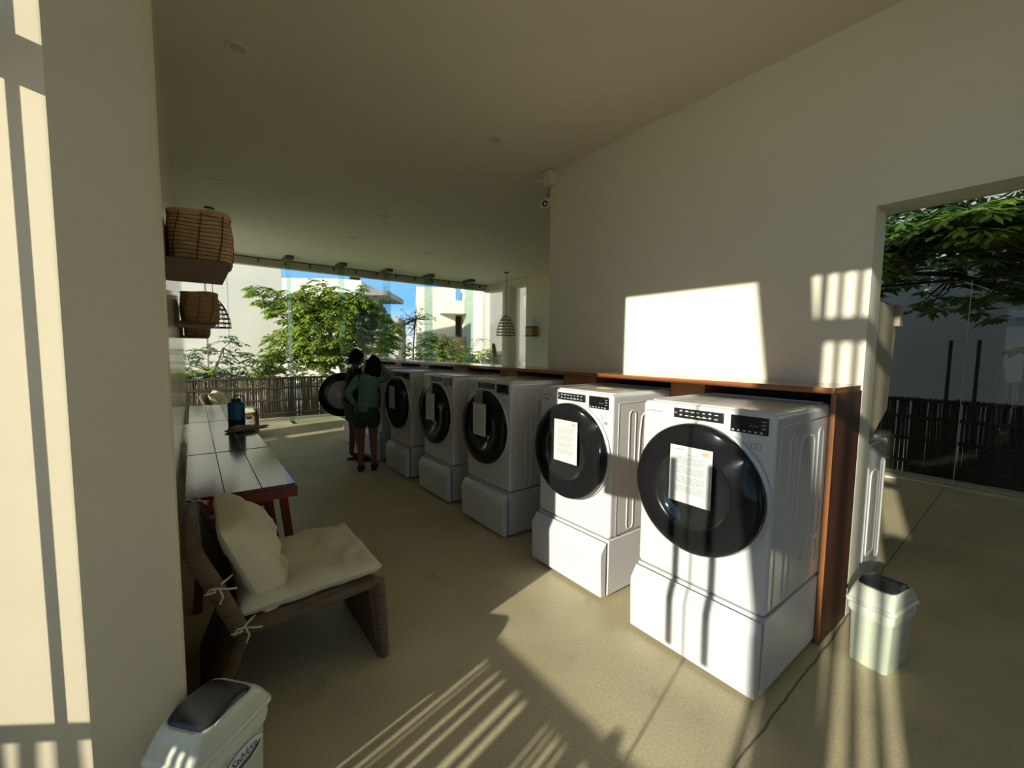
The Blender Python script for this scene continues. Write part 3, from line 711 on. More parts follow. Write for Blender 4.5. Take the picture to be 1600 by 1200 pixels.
# ================================================================== WALL SHELVES + BASKETS
def make_shelf(y0, y1, z, label, w=0.262):
    t = thing('hanging_shelf', (-0.10, y0, z), 0, label, 'shelf', 'wooden wall shelves')
    L = y1 - y0
    MB().box((0, 0, -0.022), (w, L, 0)).build('shelf_board', 'dark_wood', t, bevel=0.002)
    MB().box((0, 0, 0.0), (0.022, L, 0.165)).build('back_plate', 'dark_wood', t, bevel=0.002)
make_shelf(2.42, 3.12, 2.0, 'nearest dark wooden wall shelf carrying the large basket')
make_shelf(4.15, 4.85, 1.80, 'middle dark wooden wall shelf carrying a basket')
make_shelf(5.95, 6.6, 1.735, 'farthest dark wooden wall shelf, lowest and half hidden')
def make_basket(cx, cy, z, hx, hy, h, rows, label, lid=False):
    t = thing('woven_basket', (cx, cy, z + 0.001), 0, label, 'basket', 'woven baskets on the wall shelves')
    def prof(v, dz=0.0):
        c = v*rows; k = abs(math.sin(PI*c))
        return 0.93 + 0.07*math.sin(PI*min(1, v*1.1)) + 0.022*k
    def f(u, v):
        th = 2*PI*u; e = 4.2
        c, s_ = math.cos(th), math.sin(th)
        r_ = 1/((abs(c)**e + abs(s_)**e)**(1/e))
        k = prof(v) * (1 + 0.02*noise.noise(Vector((c*3, s_*3, v*8))))
        zz = v*h + 0.005*math.sin(th*3+v*5)*v
        return (hx*r_*c*k, hy*r_*s_*k, max(0.0, zz))
    MB().grid(f, 96, rows*6).build('woven_body', 'basket', t, smooth=True)
    def ringpts(k, zz, n=64):
        o = []
        for i in range(n):
            th = 2*PI*i/n; c, s_ = math.cos(th), math.sin(th); r_ = 1/((abs(c)**4.2 + abs(s_)**4.2)**(1/4.2))
            o.append((hx*r_*c*k, hy*r_*s_*k, zz + 0.005*math.sin(th*3+5)))
        return o
    MB().tube(ringpts(prof(1.0)*1.0, h), 0.010, 8, closed=True).build('rim', 'basket', t, smooth=True)
    MB().add(ringpts(0.93, 0.0, 48), [tuple(range(48))]).build('base', 'basket', t)
    mb = MB()
    for th0 in [k*2*PI/10 + 0.25 for k in range(10)]:
        pts = []
        for j in range(25):
            v = j/24; th = th0 + 0.22*(v-0.5)
            x, y, zz = f(th/(2*PI), v); d = Vector((x, y, 0)).normalized()*0.0015; pts.append((x+d.x, y+d.y, zz))
        mb.tube(pts, 0.0028, 5)
    for j in range(1, rows):
        v = j/rows
        mb.tube([f(i/64, v) for i in range(64)], 0.0028, 4, closed=True)
    mb.build('stitching', 'basket_dark', t, smooth=True)
    if lid:
        MB().add(ringpts(0.9, h - 0.01, 48), [tuple(range(48))]).build('lid', 'basket', t)
make_basket(0.054, 2.66, 2.0, 0.130, 0.145, 0.240, 13, 'large woven palm basket on the nearest wall shelf, overhanging its edge')
make_basket(0.065, 4.40, 1.80, 0.128, 0.150, 0.240, 15, 'woven palm basket on the middle wall shelf')
make_basket(0.058, 6.22, 1.735, 0.125, 0.14, 0.44, 18, 'tall woven basket on the farthest wall shelf, mostly hidden behind the middle one')

# ================================================================== CCTV
t = thing('security_camera', (3.145, 3.52, 3.18), 0, 'small white ball security camera with black lens at the top corner of the right wall', 'security camera')
MB().lathe([(0.001, -0.055), (0.03, -0.047), (0.05, -0.025), (0.055, 0.0), (0.05, 0.025), (0.03, 0.047), (0.001, 0.055)], 28, Matrix.Translation((-0.06, 0, 0)) @ Matrix.Rotation(PI/2, 4, 'X') @ Matrix.Rotation(-0.9, 4, 'Y')).build('ball', 'cctv_white', t, smooth=True)
d = Vector((-0.62, -0.75, -0.2)).normalized()
q = d.to_track_quat('Z', 'Y').to_matrix().to_4x4()
MB().lathe([(0.030, 0.0), (0.031, 0.052), (0.022, 0.056), (0.018, 0.052)], 24, Matrix.Translation((-0.06, 0, 0)) @ q, capB=True).build('lens_face', 'black', t, smooth=True, auto=True)
MB().box((-0.05, -0.03, -0.01), (0.005, 0.03, 0.07)).build('mount', 'cctv_white', t, bevel=0.01)
MB().tube([(-0.01, 0, 0.05), (-0.012, 0.005, 0.10), (-0.006, 0, 0.15), (-0.01, 0, 0.2)], 0.004, 6).build('cable', 'cable', t)
t = thing('wireless_junction_box', (3.15, 3.46, 3.33), 0, 'white junction box with four small antennas above the security camera', 'antenna box')
MB().box((-0.11, -0.06, 0.02), (0.0, 0.04, 0.16)).build('housing', 'cctv_white', t, bevel=0.008)
for k in range(2):
    MB().tube([(-0.10, 0.02, 0.05 + k*0.07), (-0.20, 0.04, 0.055 + k*0.07)], 0.007, 8).build('antenna', 'cctv_white', t, smooth=True)
    MB().tube([(-0.06 + k*0.03, -0.05, 0.14), (-0.07 + k*0.03, -0.09, 0.185)], 0.006, 8).build('antenna', 'cctv_white', t, smooth=True)

# ================================================================== PENDANTS
def make_pendant(x, y, zb, r, h, label):
    t = thing('rattan_pendant_lamp', (x, y, H), 0, label, 'pendant lamp', 'open rattan pendant lamps')
    zo = zb - H
    MB().lathe([(0.06, 0), (0.06, -0.02), (0.01, -0.025)], 20, capB=True).build('ceiling_rose', 'black', t)
    MB().tube([(0, 0, -0.02), (0, 0, zo + h)], 0.005, 6).build('cord', 'cable', t)
    mb = MB()
    def R_(v): return r * (math.sin(min(1, v)*PI/2)**0.6)     # v 0 top .. 1 bottom
    for k in range(14):
        th = 2*PI*k/14
        mb.tube([(R_(v/10)*math.cos(th), R_(v/10)*math.sin(th), zo + h*(1 - v/10)) for v in range(0, 11)], 0.0045, 5)
    for v in (0.25, 0.4, 0.55, 0.7, 0.85, 1.0):
        mb.tube([(R_(v)*math.cos(2*PI*i/36), R_(v)*math.sin(2*PI*i/36), zo + h*(1-v)) for i in range(36)], 0.008, 6, closed=True)
    mb.build('rattan_shade', 'pendant', t, smooth=True)
    MB().lathe([(0.02, zo+h-0.02), (0.022, zo+h*0.7), (0.03, zo+h*0.55), (0.02, zo+h*0.42), (0.002, zo+h*0.4)], 16, capB=True).build('bulb', 'cctv_white', t, smooth=True)
make_pendant(6.20, 8.45, 1.985, 0.235, 0.50, 'open rattan dome pendant lamp hanging in front of the round column')
make_pendant(0.26, 7.3, 1.885, 0.20, 0.42, 'open rattan pendant lamp half hidden behind the wall baskets')
# basket on far pier
t = thing('hanging_shelf', (7.0, 8.30, 2.0), PI, 'small shelf on the far right pier with a woven box on it', 'shelf')
MB().box((0, -0.16, -0.02), (0.2, 0.16, 0)).build('shelf_board', 'dark_wood', t)
t = thing('storage_box', (6.89, 8.30, 2.001), 0, 'small brown box on the shelf of the far right pier', 'box')
MB().box((-0.09, -0.13, 0), (0.09, 0.13, 0.20)).build('box_body', 'basket', t, bevel=0.01)
MB().box((-0.095, -0.135, 0.20), (0.095, 0.135, 0.225)).build('box_lid', 'basket_dark', t, bevel=0.005)

# ================================================================== BEHIND RIGHT WALL
t = thing('clothes_dryer', (3.40, 0.765, 0), 0, 'white dryer without pedestal just past the right wall end', 'dryer')
MB().prism(rrect(0, 0.66, 0.02, 1.0, 0.03, 5), 0.0, 0.68, axis=1).build('body', 'white', t, bevel=0.012)
MB().box((0.03, 0.03, 1.0), (0.63, 0.65, 1.012)).build('top_lid', 'white', t, bevel=0.004)
mb = MB()
for (x0, x1, z0, z1) in ((0.06, 0.20, 0.12, 0.86), (0.27, 0.46, 0.2, 0.8), (0.52, 0.60, 0.12, 0.86)):
    mb.tube([(x, -0.0005, z) for x, z in rrect(x0, x1, z0, z1, 0.04, 5)], 0.006, 6, closed=True)
mb.build('side_ribs', 'white', t, smooth=True)
t = thing('hanging_cabinet', (3.38, 0.75, 0), 0, 'tan hanging cabinet with slanted underside above the dryer past the right wall end', 'cabinet')
MB().prism([(0.0, 1.08), (0.10, 1.03), (0.50, 1.22), (0.56, 1.72), (0.56, 1.93), (0.0, 1.95)], 0.0, 0.5, axis=1).build('carcass', 'cab_in', t, bevel=0.004)
MB().box((0.50, -0.03, 1.80), (0.585, 0.52, 1.945)).build('top_fascia', 'cab_in', t, bevel=0.003)

# ================================================================== PEOPLE
def skin_chain(name, verts, edges, radii, m, parent, sub=2, root=0, loc=(0,0,0)):
    me = bpy.data.meshes.new(name); me.from_pydata([tuple(v) for v in verts], edges, []); me.update()
    o = bpy.data.objects.new(name, me); COL.objects.link(o); o.parent = parent
    md = o.modifiers.new('skin', 'SKIN'); md.use_smooth_shade = True
    sv = me.skin_vertices[0].data if me.skin_vertices else None
    if sv is None:
        bm = bmesh.new(); bm.from_mesh(me); bm.verts.layers.skin.verify(); bm.to_mesh(me); bm.free(); sv = me.skin_vertices[0].data
    for i, r in enumerate(radii):
        sv[i].radius = r if isinstance(r, tuple) else (r, r)
        sv[i].use_root = (i == root)
    s_ = o.modifiers.new('sub', 'SUBSURF'); s_.levels = sub; s_.render_levels = sub
    me.materials.append(MT[m])
    return o
def body_mesh(parent, J, Rr, E_, m='skin'):
    names = list(J); idx = {n: i for i, n in enumerate(names)}
    return skin_chain('body', [J[n] for n in names], [(idx[a], idx[b]) for a, b in E_], [Rr[n] for n in names], m, parent, 2, idx['pelvis'])
def head_parts(parent, c, fdir, hair_len, sc=1.0):
    # head with face: ellipsoid with jaw, nose, brow, ears, eyes; fdir = facing direction (unit, horizontal)
    f = Vector(fdir).normalized(); u = Vector((0,0,1)); s_ = f.cross(u).normalized()
    Rm = Matrix((s_, f, u)).transposed().to_4x4(); Rm.translation = Vector(c)
    def hd(a, b):
        th = 2*PI*a; ph = PI*(b-0.5)
        x, y, z = math.cos(ph)*math.cos(th), math.cos(ph)*math.sin(th), math.sin(ph)
        X = x*0.073; Y = y*0.092; Z = z*0.115
        if z < 0: X *= 1 + 0.28*z; Y *= (1 + 0.10*z if y > 0 else 1 + 0.45*z)
        # nose
        g = math.exp(-((X/0.014)**2) - ((Z + 0.012)/0.022)**2)
        if y > 0: Y += 0.022*g
        gb = math.exp(-((Z - 0.022)/0.012)**2 - (X/0.045)**2)
        if y > 0: Y += 0.005*gb
        ge = math.exp(-((Z - 0.006)/0.010)**2) * (math.exp(-((X-0.030)/0.013)**2) + math.exp(-((X+0.030)/0.013)**2))
        if y > 0: Y -= 0.009*ge
        gm = math.exp(-((Z + 0.052)/0.008)**2 - (X/0.024)**2)
        if y > 0: Y += 0.006*gm
        return (X*sc, Y*sc, Z*sc)
    hdm = MB().grid(hd, 40, 32, Rm).build('head', 'skin', parent, smooth=True)
    for q in (-1, 1):
        MB().lathe([(0.001, -0.02), (0.014, -0.014), (0.019, 0), (0.014, 0.014), (0.001, 0.02)], 12, Rm @ Matrix.Translation((q*0.076*sc, -0.005, 0)) @ Matrix.Diagonal((0.4, 1, 1.5, 1))).build('ear', 'skin', hdm, smooth=True)
        MB().lathe([(0.001, -0.009), (0.007, -0.006), (0.009, 0), (0.007, 0.006), (0.001, 0.009)], 12, Rm @ Matrix.Translation((q*0.030*sc, 0.078*sc, 0.006))).build('eye', 'black', hdm, smooth=True)
    def hr(a, b):
        th = 2*PI*a; ph = PI*(b*0.5)          # upper cap
        x, y, z = math.cos(ph)*math.cos(th), math.cos(ph)*math.sin(th), math.sin(ph)
        low = 0.0
        k = 1 - b
        back = (1 - y)/2
        drop = k * (0.075*back + 0.0*(1-back)) + (0.0 if y > 0.55 else 0.02*k)
        X = x*0.090; Y = y*0.106 - 0.006; Z = z*0.138 + 0.022*(1 if y > 0.4 else 0)*k - drop
        nn = 0.008*noise.noise(Vector((x*6, y*6, z*6)))
        return ((X*(1+nn*4))*sc, (Y*(1+nn*4))*sc, Z*sc)
    h = MB().grid(hr, 40, 16, Rm).build('hair', 'hair', parent, smooth=True)
    if hair_len:
        def hl(a, b):
            th = PI + PI*a*1.5 - PI*0.25
            x, y = math.cos(th), math.sin(th)
            w_ = 1 + 0.35*math.sin(b*PI) * (0.8 + 0.3*math.sin(a*23))
            z = 0.06 - b*hair_len
            rr = 0.088*w_ * (1 - 0.25*b)
            return (x*rr*sc + 0.008*math.sin(b*9 + a*17), (y*rr - 0.012 - 0.03*b)*sc, z)
        MB().grid(hl, 48, 20, Rm).build('long_hair', 'hair', parent, smooth=True)
        # closed back volume
        MB().lathe([(0.001, -hair_len+0.05), (0.05, -hair_len+0.07), (0.085, -hair_len*0.5), (0.09, -0.02), (0.06, 0.05), (0.001, 0.07)], 20, Rm @ Matrix.Translation((0, -0.055, 0)) @ Matrix.Diagonal((1.05, 0.62, 1, 1))).build('hair_volume', 'hair', parent, smooth=True)
    return hdm
def hand(parent, wrist, fdir, palm_n, curl, side=1, name='hand_fingers'):
    # five finger chains in one mesh rooted in the palm
    f = Vector(fdir).normalized(); n_ = Vector(palm_n).normalized(); n_ = (n_ - f*n_.dot(f)).normalized(); s_ = f.cross(n_)*side
    W = Vector(wrist)
    V = [W, W + f*0.045, W + f*0.080]; R_ = [(0.020,0.016), (0.030,0.014), (0.032,0.013)]; E_ = [(0,1),(1,2)]
    for k, (off, ln) in enumerate(((-0.028, 0.062), (-0.010, 0.074), (0.009, 0.070), (0.026, 0.054))):
        base = len(V); p = W + f*0.082 + s_*off; V.append(p); R_.append((0.009,0.009)); E_.append((2, base))
        d = f.copy(); q = p
        for j, l_ in enumerate((0.45, 0.32, 0.23)):
            a = curl*(0.5 + 0.5*j); d = (d*math.cos(a) + n_*math.sin(a)).normalized(); q = q + d*ln*l_
            V.append(q); R_.append((0.0082 - 0.0009*j,)*2); E_.append((len(V)-2, len(V)-1))
    base = len(V); p = W + f*0.030 - s_*0.028; V.append(p); R_.append((0.011,0.011)); E_.append((1, base))
    q = p + (f*0.7 - s_*0.6 + n_*0.3).normalized()*0.035; V.append(q); R_.append((0.010,0.010)); E_.append((base, base+1))
    q = q + (f*0.9 - s_*0.1 + n_*0.4).normalized()*0.028; V.append(q); R_.append((0.008,0.008)); E_.append((base+1, base+2))
    return skin_chain(name, V, E_, R_, 'skin', parent, 1, 0)

# --- front person: teal top, grey shorts, long hair, seen from behind, left hand on hip, leaning toward the washers
pb = thing('person', (1.80, 5.52, 0), 0, 'person in teal long-sleeved top and dark shorts, back turned, hand on hip', 'person')
J = dict(pelvis=(0.0,0.0,0.80), waist=(0.0,0.0,0.93), chest=(0.03,0.02,1.10), neck0=(0.055,0.03,1.24), neck=(0.085,0.03,1.31), head0=(0.10,0.035,1.37),
         shL=(-0.10,0.06,1.21), elL=(-0.235,0.04,1.02), wrL=(-0.135,0.02,0.87), 
         shR=(0.20,0.0,1.21), elR=(0.33,0.12,1.24), wrR=(0.22,0.10,1.40),
         hipL=(-0.075,0.03,0.75), knL=(-0.065,0.06,0.43), anL=(-0.085,0.03,0.085), toL=(-0.05,0.12,0.03),
         hipR=(0.075,-0.03,0.75), knR=(0.075,0.0,0.43), anR=(0.085,0.0,0.085), toR=(0.12,0.09,0.03))
Rr = dict(pelvis=(0.115,0.10), waist=(0.090,0.085), chest=(0.095,0.090), neck0=(0.06,0.055), neck=0.045, head0=0.05, shL=0.052, elL=0.038, wrL=0.026,
          shR=0.052, elR=0.038, wrR=0.026, hipL=0.085, knL=0.054, anL=0.036, toL=0.030, hipR=0.085, knR=0.054, anR=0.036, toR=0.030)
E1 = [('pelvis','waist'),('waist','chest'),('chest','neck0'),('neck0','neck'),('neck','head0'),('neck0','shL'),('shL','elL'),('elL','wrL'),('neck0','shR'),('shR','elR'),('elR','wrR'),
      ('pelvis','hipL'),('hipL','knL'),('knL','anL'),('anL','toL'),('pelvis','hipR'),('hipR','knR'),('knR','anR'),('anR','toR')]
def person_body(parent, J, Rr):
    b = body_mesh(parent, J, Rr, E1); return b
person_body(pb, J, Rr)
def top_cloth(parent, J, Rr, m, sleeves=('L','R'), hem='waist', grow=0.012, long=True):
    names = ['hemv', 'waist', 'chest', 'neck0'] ; P = {'hemv': tuple((Vector(J['waist'])*0.45 + Vector(J['pelvis'])*0.55)), 'waist': J['waist'], 'chest': J['chest'], 'neck0': J['neck0']}
    RR = {'hemv': (0.145, 0.115), 'waist': (0.140, 0.112), 'chest': (0.150, 0.118), 'neck0': (0.078, 0.074)}
    E_ = [('hemv','waist'),('waist','chest'),('chest','neck0')]
    for s_ in sleeves:
        P['sh'+s_] = J['sh'+s_]; P['el'+s_] = J['el'+s_]; RR['sh'+s_] = 0.070; RR['el'+s_] = 0.049
        E_ += [('neck0','sh'+s_)]
        if long:
            P['wr'+s_] = tuple(Vector(J['el'+s_]).lerp(Vector(J['wr'+s_]), 0.9)); RR['wr'+s_] = 0.036
            E_ += [('sh'+s_,'el'+s_), ('el'+s_,'wr'+s_)]
        else:
            P['el'+s_] = tuple(Vector(J['sh'+s_]).lerp(Vector(J['el'+s_]), 0.6)); RR['el'+s_] = 0.060; E_ += [('sh'+s_,'el'+s_)]
    n_ = list(P); ix = {k: i for i, k in enumerate(n_)}
    return skin_chain('top', [P[k] for k in n_], [(ix[a], ix[b]) for a, b in E_], [RR[k] for k in n_], m, parent, 2, 1)
def shorts_cloth(parent, J, m, f=0.5, flare=0.105):
    P = {'w': tuple(Vector(J['pelvis']).lerp(Vector(J['waist']), 0.75)), 'pelvis': J['pelvis']}; RR = {'w': (0.128,0.10), 'pelvis': (0.155,0.122)}; E_ = [('w','pelvis')]
    for s_ in 'LR':
        P['hip'+s_] = tuple(Vector(J['hip'+s_]) + Vector((0,0,-0.02))); RR['hip'+s_] = 0.112; P['th'+s_] = tuple(Vector(J['hip'+s_]).lerp(Vector(J['kn'+s_]), f)); RR['th'+s_] = flare
        E_ += [('pelvis','hip'+s_), ('hip'+s_,'th'+s_)]
    n_ = list(P); ix = {k: i for i, k in enumerate(n_)}
    return skin_chain('shorts', [P[k] for k in n_], [(ix[a], ix[b]) for a, b in E_], [RR[k] for k in n_], m, parent, 2, 1)
def sandal(parent, an, to):
    a = Vector(an); b = Vector(to); d = Vector((b.x-a.x, b.y-a.y, 0)).normalized(); s_ = Vector((-d.y, d.x, 0))
    c0 = Vector((a.x, a.y, 0)) - d*0.06
    pts = []
    for t_, w_ in ((0,0.022),(0.02,0.034),(0.08,0.034),(0.15,0.044),(0.20,0.040),(0.235,0.018)): pts.append((t_, w_))
    poly = [tuple((c0 + d*t_ + s_*w_).xy) for t_, w_ in pts] + [tuple((c0 + d*t_ - s_*w_).xy) for t_, w_ in reversed(pts)]
    m = MB().prism(poly, 0.0, 0.028)
    sh = m.build('sandal', 'shoe', parent, bevel=0.006)
    st = MB()
    for t_ in (0.12, 0.165):
        c = c0 + d*t_
        st.tube([c + s_*0.042 + Vector((0,0,0.02)), c + s_*0.034 + Vector((0,0,0.052)), c + Vector((0,0,0.068)), c - s_*0.034 + Vector((0,0,0.052)), c - s_*0.042 + Vector((0,0,0.02))], 0.010, 6)
    st.build('strap', 'shoe', sh, smooth=True)
top_cloth(pb, J, Rr, 'teal_cloth')
shorts_cloth(pb, J, 'shorts2', 0.66, 0.104)
head_parts(pb, (0.115, 0.045, 1.40), (0.75, 0.6, -0.1), 0.30)
hand(pb, J['wrL'], (0.85, 0.1, -0.45), (0.3, -0.2, -1), 0.45, 1)
hand(pb, J['wrR'], (-0.5, -0.1, 0.8), (-0.5, 0.2, -0.4), 0.5, -1)
sandal(pb, J['anL'], J['toL']); sandal(pb, J['anR'], J['toR'])
# --- rear person: dark tee, grey shorts, short hair, in profile facing the open washer
pa = thing('person', (1.83, 6.12, 0), 0, 'person with short dark hair, black tee and grey shorts facing the open washer', 'person')
J2 = dict(pelvis=(-0.02,0.0,0.84), waist=(-0.03,0.0,0.98), chest=(-0.02,0.0,1.16), neck0=(0.0,0.0,1.30), neck=(0.01,0.0,1.37), head0=(0.02,0.0,1.42),
         shL=(-0.02,0.16,1.28), elL=(0.13,0.22,1.12), wrL=(0.30,0.16,1.13),
         shR=(-0.02,-0.15,1.28), elR=(0.10,-0.20,1.14), wrR=(0.27,-0.14,1.22),
         hipL=(-0.03,0.085,0.79), knL=(-0.01,0.09,0.45), anL=(-0.04,0.09,0.085), toL=(0.08,0.11,0.03),
         hipR=(-0.03,-0.085,0.79), knR=(0.0,-0.07,0.45), anR=(0.04,-0.07,0.085), toR=(0.15,-0.08,0.03))
Rr2 = dict(Rr); 
person_body(pa, J2, Rr2)
top_cloth(pa, J2, Rr2, 'dark_shirt', long=False)
shorts_cloth(pa, J2, 'shorts', 0.72, 0.100)
head_parts(pa, (0.03, 0.0, 1.475), (1.0, -0.12, -0.1), 0)
hand(pa, J2['wrL'], (0.9, -0.2, 0.1), (0, 0, -1), 0.4, 1); hand(pa, J2['wrR'], (0.9, 0.2, 0.1), (0, 0, -1), 0.4, -1)
sandal(pa, J2['anL'], J2['toL']); sandal(pa, J2['anR'], J2['toR'])

# ================================================================== BAMBOO FENCES
def fence(p0, p1, h, label, m, r=0.011, step=0.024, gapp=0.10, rails=(0.1, 0.42, 0.72, 0.96), seed=1):
    random.seed(seed)
    a = Vector((*p0, 0)); b = Vector((*p1, 0)); d = (b-a); L = d.length; d.normalize(); n_ = Vector((-d.y, d.x, 0))
    t = thing('bamboo_fence', (a.x, a.y, a.z), math.atan2(d.y, d.x), label, 'fence')
    mb = MB(); x = 0
    while x < L:
        rr = r*random.uniform(0.75, 1.15); lean = random.uniform(-0.02, 0.02); top = h - random.uniform(0.0, 0.03)
        mb.tube([(x, random.uniform(-0.004, 0.004), -0.12), (x + lean*0.5, 0, top*0.5), (x + lean, random.uniform(-0.004, 0.004), top)], rr, 5)
        x += step*random.uniform(0.62, 1.0) + (random.uniform(0.010, 0.024) if random.random() < gapp else 0)
    tag(mb.build('bamboo_canes', m, t, smooth=True), kind='stuff')
    for z in rails:
        MB().box((0, -0.022, z*h - 0.022), (L, 0.022, z*h + 0.022)).build('rail', m, t, bevel=0.004)
    k = int(L/1.8) + 1
    for i in range(k + 1):
        xx = i*L/k
        MB().tube([(xx, 0.045, -0.12), (xx, 0.045, h + 0.0)], 0.03, 8).build('post', m, t, smooth=True, auto=True)
    return t
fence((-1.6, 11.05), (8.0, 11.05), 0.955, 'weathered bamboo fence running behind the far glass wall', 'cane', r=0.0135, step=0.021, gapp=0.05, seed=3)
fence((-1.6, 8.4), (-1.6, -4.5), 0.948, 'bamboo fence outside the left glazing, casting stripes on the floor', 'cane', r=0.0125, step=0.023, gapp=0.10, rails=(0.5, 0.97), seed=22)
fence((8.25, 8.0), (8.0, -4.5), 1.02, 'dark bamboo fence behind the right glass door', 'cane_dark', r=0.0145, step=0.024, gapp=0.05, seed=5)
# slatted screen with leaning post outside left, shading the right wall
t = thing('slatted_timber_screen', (-2.2, 0, 0), 0, 'tall slatted timber screen with leaning edge post outside the left glazing', 'screen')
z0 = 1.0; z1 = 4.3
for k in range(7):
    y = -0.22 - k*0.092
    MB().box((-0.02, y - 0.030 - (0.012 if k == 1 else 0), 0), (0.02, y, z1)).build('slat', 'rail_wood', t)
MB().box((-0.03, -0.86, 3.42), (0.03, -0.16, 3.56)).build('cross_rail', 'rail_wood', t)
MB().box((-0.03, -0.86, 0.9), (0.03, -0.30, 1.25)).build('cross_rail', 'rail_wood', t)
MB().add([(-0.05,-0.60,0),(0.05,-0.60,0),(0.05,-0.46,0),(-0.05,-0.46,0),(-0.05,-0.20,4.5),(0.05,-0.20,4.5),(0.05,0.145,4.5),(-0.05,0.145,4.5)],
         [(0,3,2,1),(4,5,6,7),(0,1,5,4),(1,2,6,5),(2,3,7,6),(3,0,4,7)]).build('leaning_post', 'rail_wood', t)
t = thing('sun_blocking_wall', (-2.2, -1.03, 0), 0, 'unseen tall stepped wall added outside beyond the slatted screen to block the sun', 'wall')
MB().prism([(-6.0, -0.1), (0.19, -0.1), (0.19, 2.32), (0.0, 2.32), (0.0, 4.6), (-6.0, 4.6)], -0.25, 0.0, axis=0).build('wall_slab', 'stucco', t)  # added out of view; step and height shaped to limit sun on the floor

# ================================================================== TREES
def leaf_quads(mb, p, d, up_, L, W):
    d = d.normalized(); s_ = d.cross(up_)
    if s_.length < 1e-3: s_ = Vector((1,0,0))
    s_.normalize(); nn = s_.cross(d)
    a = p; b = p + d*L*0.5 + s_*W; c = p + d*L; e = p + d*L*0.5 - s_*W; mdl = p + d*L*0.5 + nn*W*0.35
    o = len(mb.v); mb.v += [tuple(a), tuple(b), tuple(c), tuple(e), tuple(mdl)]
    mb.f += [(o, o+1, o+4), (o+1, o+2, o+4), (o+2, o+3, o+4), (o+3, o, o+4)]
def make_tree(name, loc, label, blobs, n, leaf=0.16, wid=0.030, per=9, m='leaf', bark='bark', trunk=None, seed=1, droop=0.5, cat='tree', group=None, shell=0.35):
    random.seed(seed)
    t = thing(name, loc, 0, label, cat, group)
    mb = MB(); tips = []
    vol = [b[3]*b[4]*b[5] for b in blobs]; tot = sum(vol)
    for b, v_ in zip(blobs, vol):
        for _ in range(max(3, int(n*v_/tot))):
            while True:
                q = Vector((random.uniform(-1,1), random.uniform(-1,1), random.uniform(-1,1)))
                if shell < q.length <= 1: break
            p = Vector(b[:3]) + Vector((q.x*b[3], q.y*b[4], q.z*b[5])); tips.append(p)
            ax = Vector((q.x*0.5, q.y*0.5, 0.8)).normalized()
            for k in range(per):
                th = 2*PI*k/per + random.uniform(-0.3, 0.3)
                a_ = ax.orthogonal().normalized(); b_ = ax.cross(a_)
                d = (a_*math.cos(th) + b_*math.sin(th)) + ax*random.uniform(-0.1, 0.4) - Vector((0,0,droop))
                leaf_quads(mb, p + d.normalized()*0.02, d, Vector((0,0,1)), leaf*random.uniform(0.7, 1.15), wid*random.uniform(0.8, 1.2))
    mb.build('foliage', m, t)
    if trunk:
        tb = MB()
        for pts, r0, r1 in trunk:
            k = len(pts); tb.tube(pts, [r0 + (r1-r0)*i/(k-1) for i in range(k)], 8)
        for p in random.sample(tips, min(len(tips), 40)):
            base = min((Vector(q) for pts, _, _ in trunk for q in pts), key=lambda q: (q-p).length)
            mid = base.lerp(p, 0.5) + Vector((random.uniform(-.1,.1), random.uniform(-.1,.1), -0.05))
            tb.tube([base, mid, p], [0.02, 0.013, 0.006], 5)
        tb.build('trunk_and_branches', bark, t, smooth=True)
    return t
make_tree('leafy_tree', (3.25, 13.0, 0), 'big leafy green tree behind the bamboo fence, centre of the far glass',
          [(-0.1,0,2.0,1.2,1.0,0.95), (0.5,0.1,2.75,1.1,0.8,0.6), (-0.9,0,2.75,0.8,0.6,0.5), (-1.7,0,3.0,0.55,0.45,0.25), (0.2,0,3.12,0.6,0.5,0.32), (-0.2,0,3.42,0.16,0.16,0.2), (0.95,0.1,3.45,0.16,0.16,0.22), (1.1,0.2,2.85,0.45,0.5,0.42), (-1.2,0.1,1.7,0.6,0.6,0.5), (1.5,0.2,2.1,0.7,0.7,0.7), (-0.4,0,3.3,0.4,0.3,0.3), (-1.5,0,1.2,0.5,0.5,0.35)],
          1500, 0.22, 0.040, 9, 'leaf', 'bark', [([(0.4,0,-0.3),(0.35,0,0.8),(0.1,0,1.6),(-0.2,0,2.6)],0.12,0.04), ([(0.4,0,0.5),(0.9,0.1,1.4),(1.1,0.1,2.6)],0.07,0.03), ([(0.2,0,1.2),(-0.8,0,2.0),(-1.6,0,2.8)],0.05,0.015), ([(0.35,0,0.7),(-0.5,0,1.2),(-1.2,0,1.7)],0.05,0.02)], 2)
make_tree('young_tree', (1.0, 12.4, 0), 'dark-leaved shrub at the far left behind the fence', [(-0.75,0,1.1,0.9,0.4,0.6), (-0.35,0,1.6,0.45,0.3,0.35), (0.3,0,1.1,0.6,0.4,0.45), (-1.6,0,1.0,0.7,0.4,0.6)], 230, 0.15, 0.028, 8, 'leaf2', 'bark', [([(-0.6,0,-0.3),(-0.6,0,1.0),(-0.4,0,1.6)],0.05,0.02)], 3, cat='shrub')
make_tree('hedge_shrub', (0.8, 12.1, 0), 'bright low shrub just above the fence top at the far left', [(-0.7,0,0.8,0.9,0.35,0.38), (0.5,0,0.75,0.6,0.35,0.32)], 190, 0.13, 0.03, 8, 'leaf3', None, None, 4, cat='shrub')
make_tree('hedge_shrub', (5.0, 12.6, 0), 'bright green shrub behind the heads of the two people', [(-1.0,0,0.9,0.6,0.5,0.45), (-2.6,0,0.85,0.9,0.45,0.4)], 190, 0.13, 0.03, 8, 'leaf3', None, None, 5, cat='shrub')
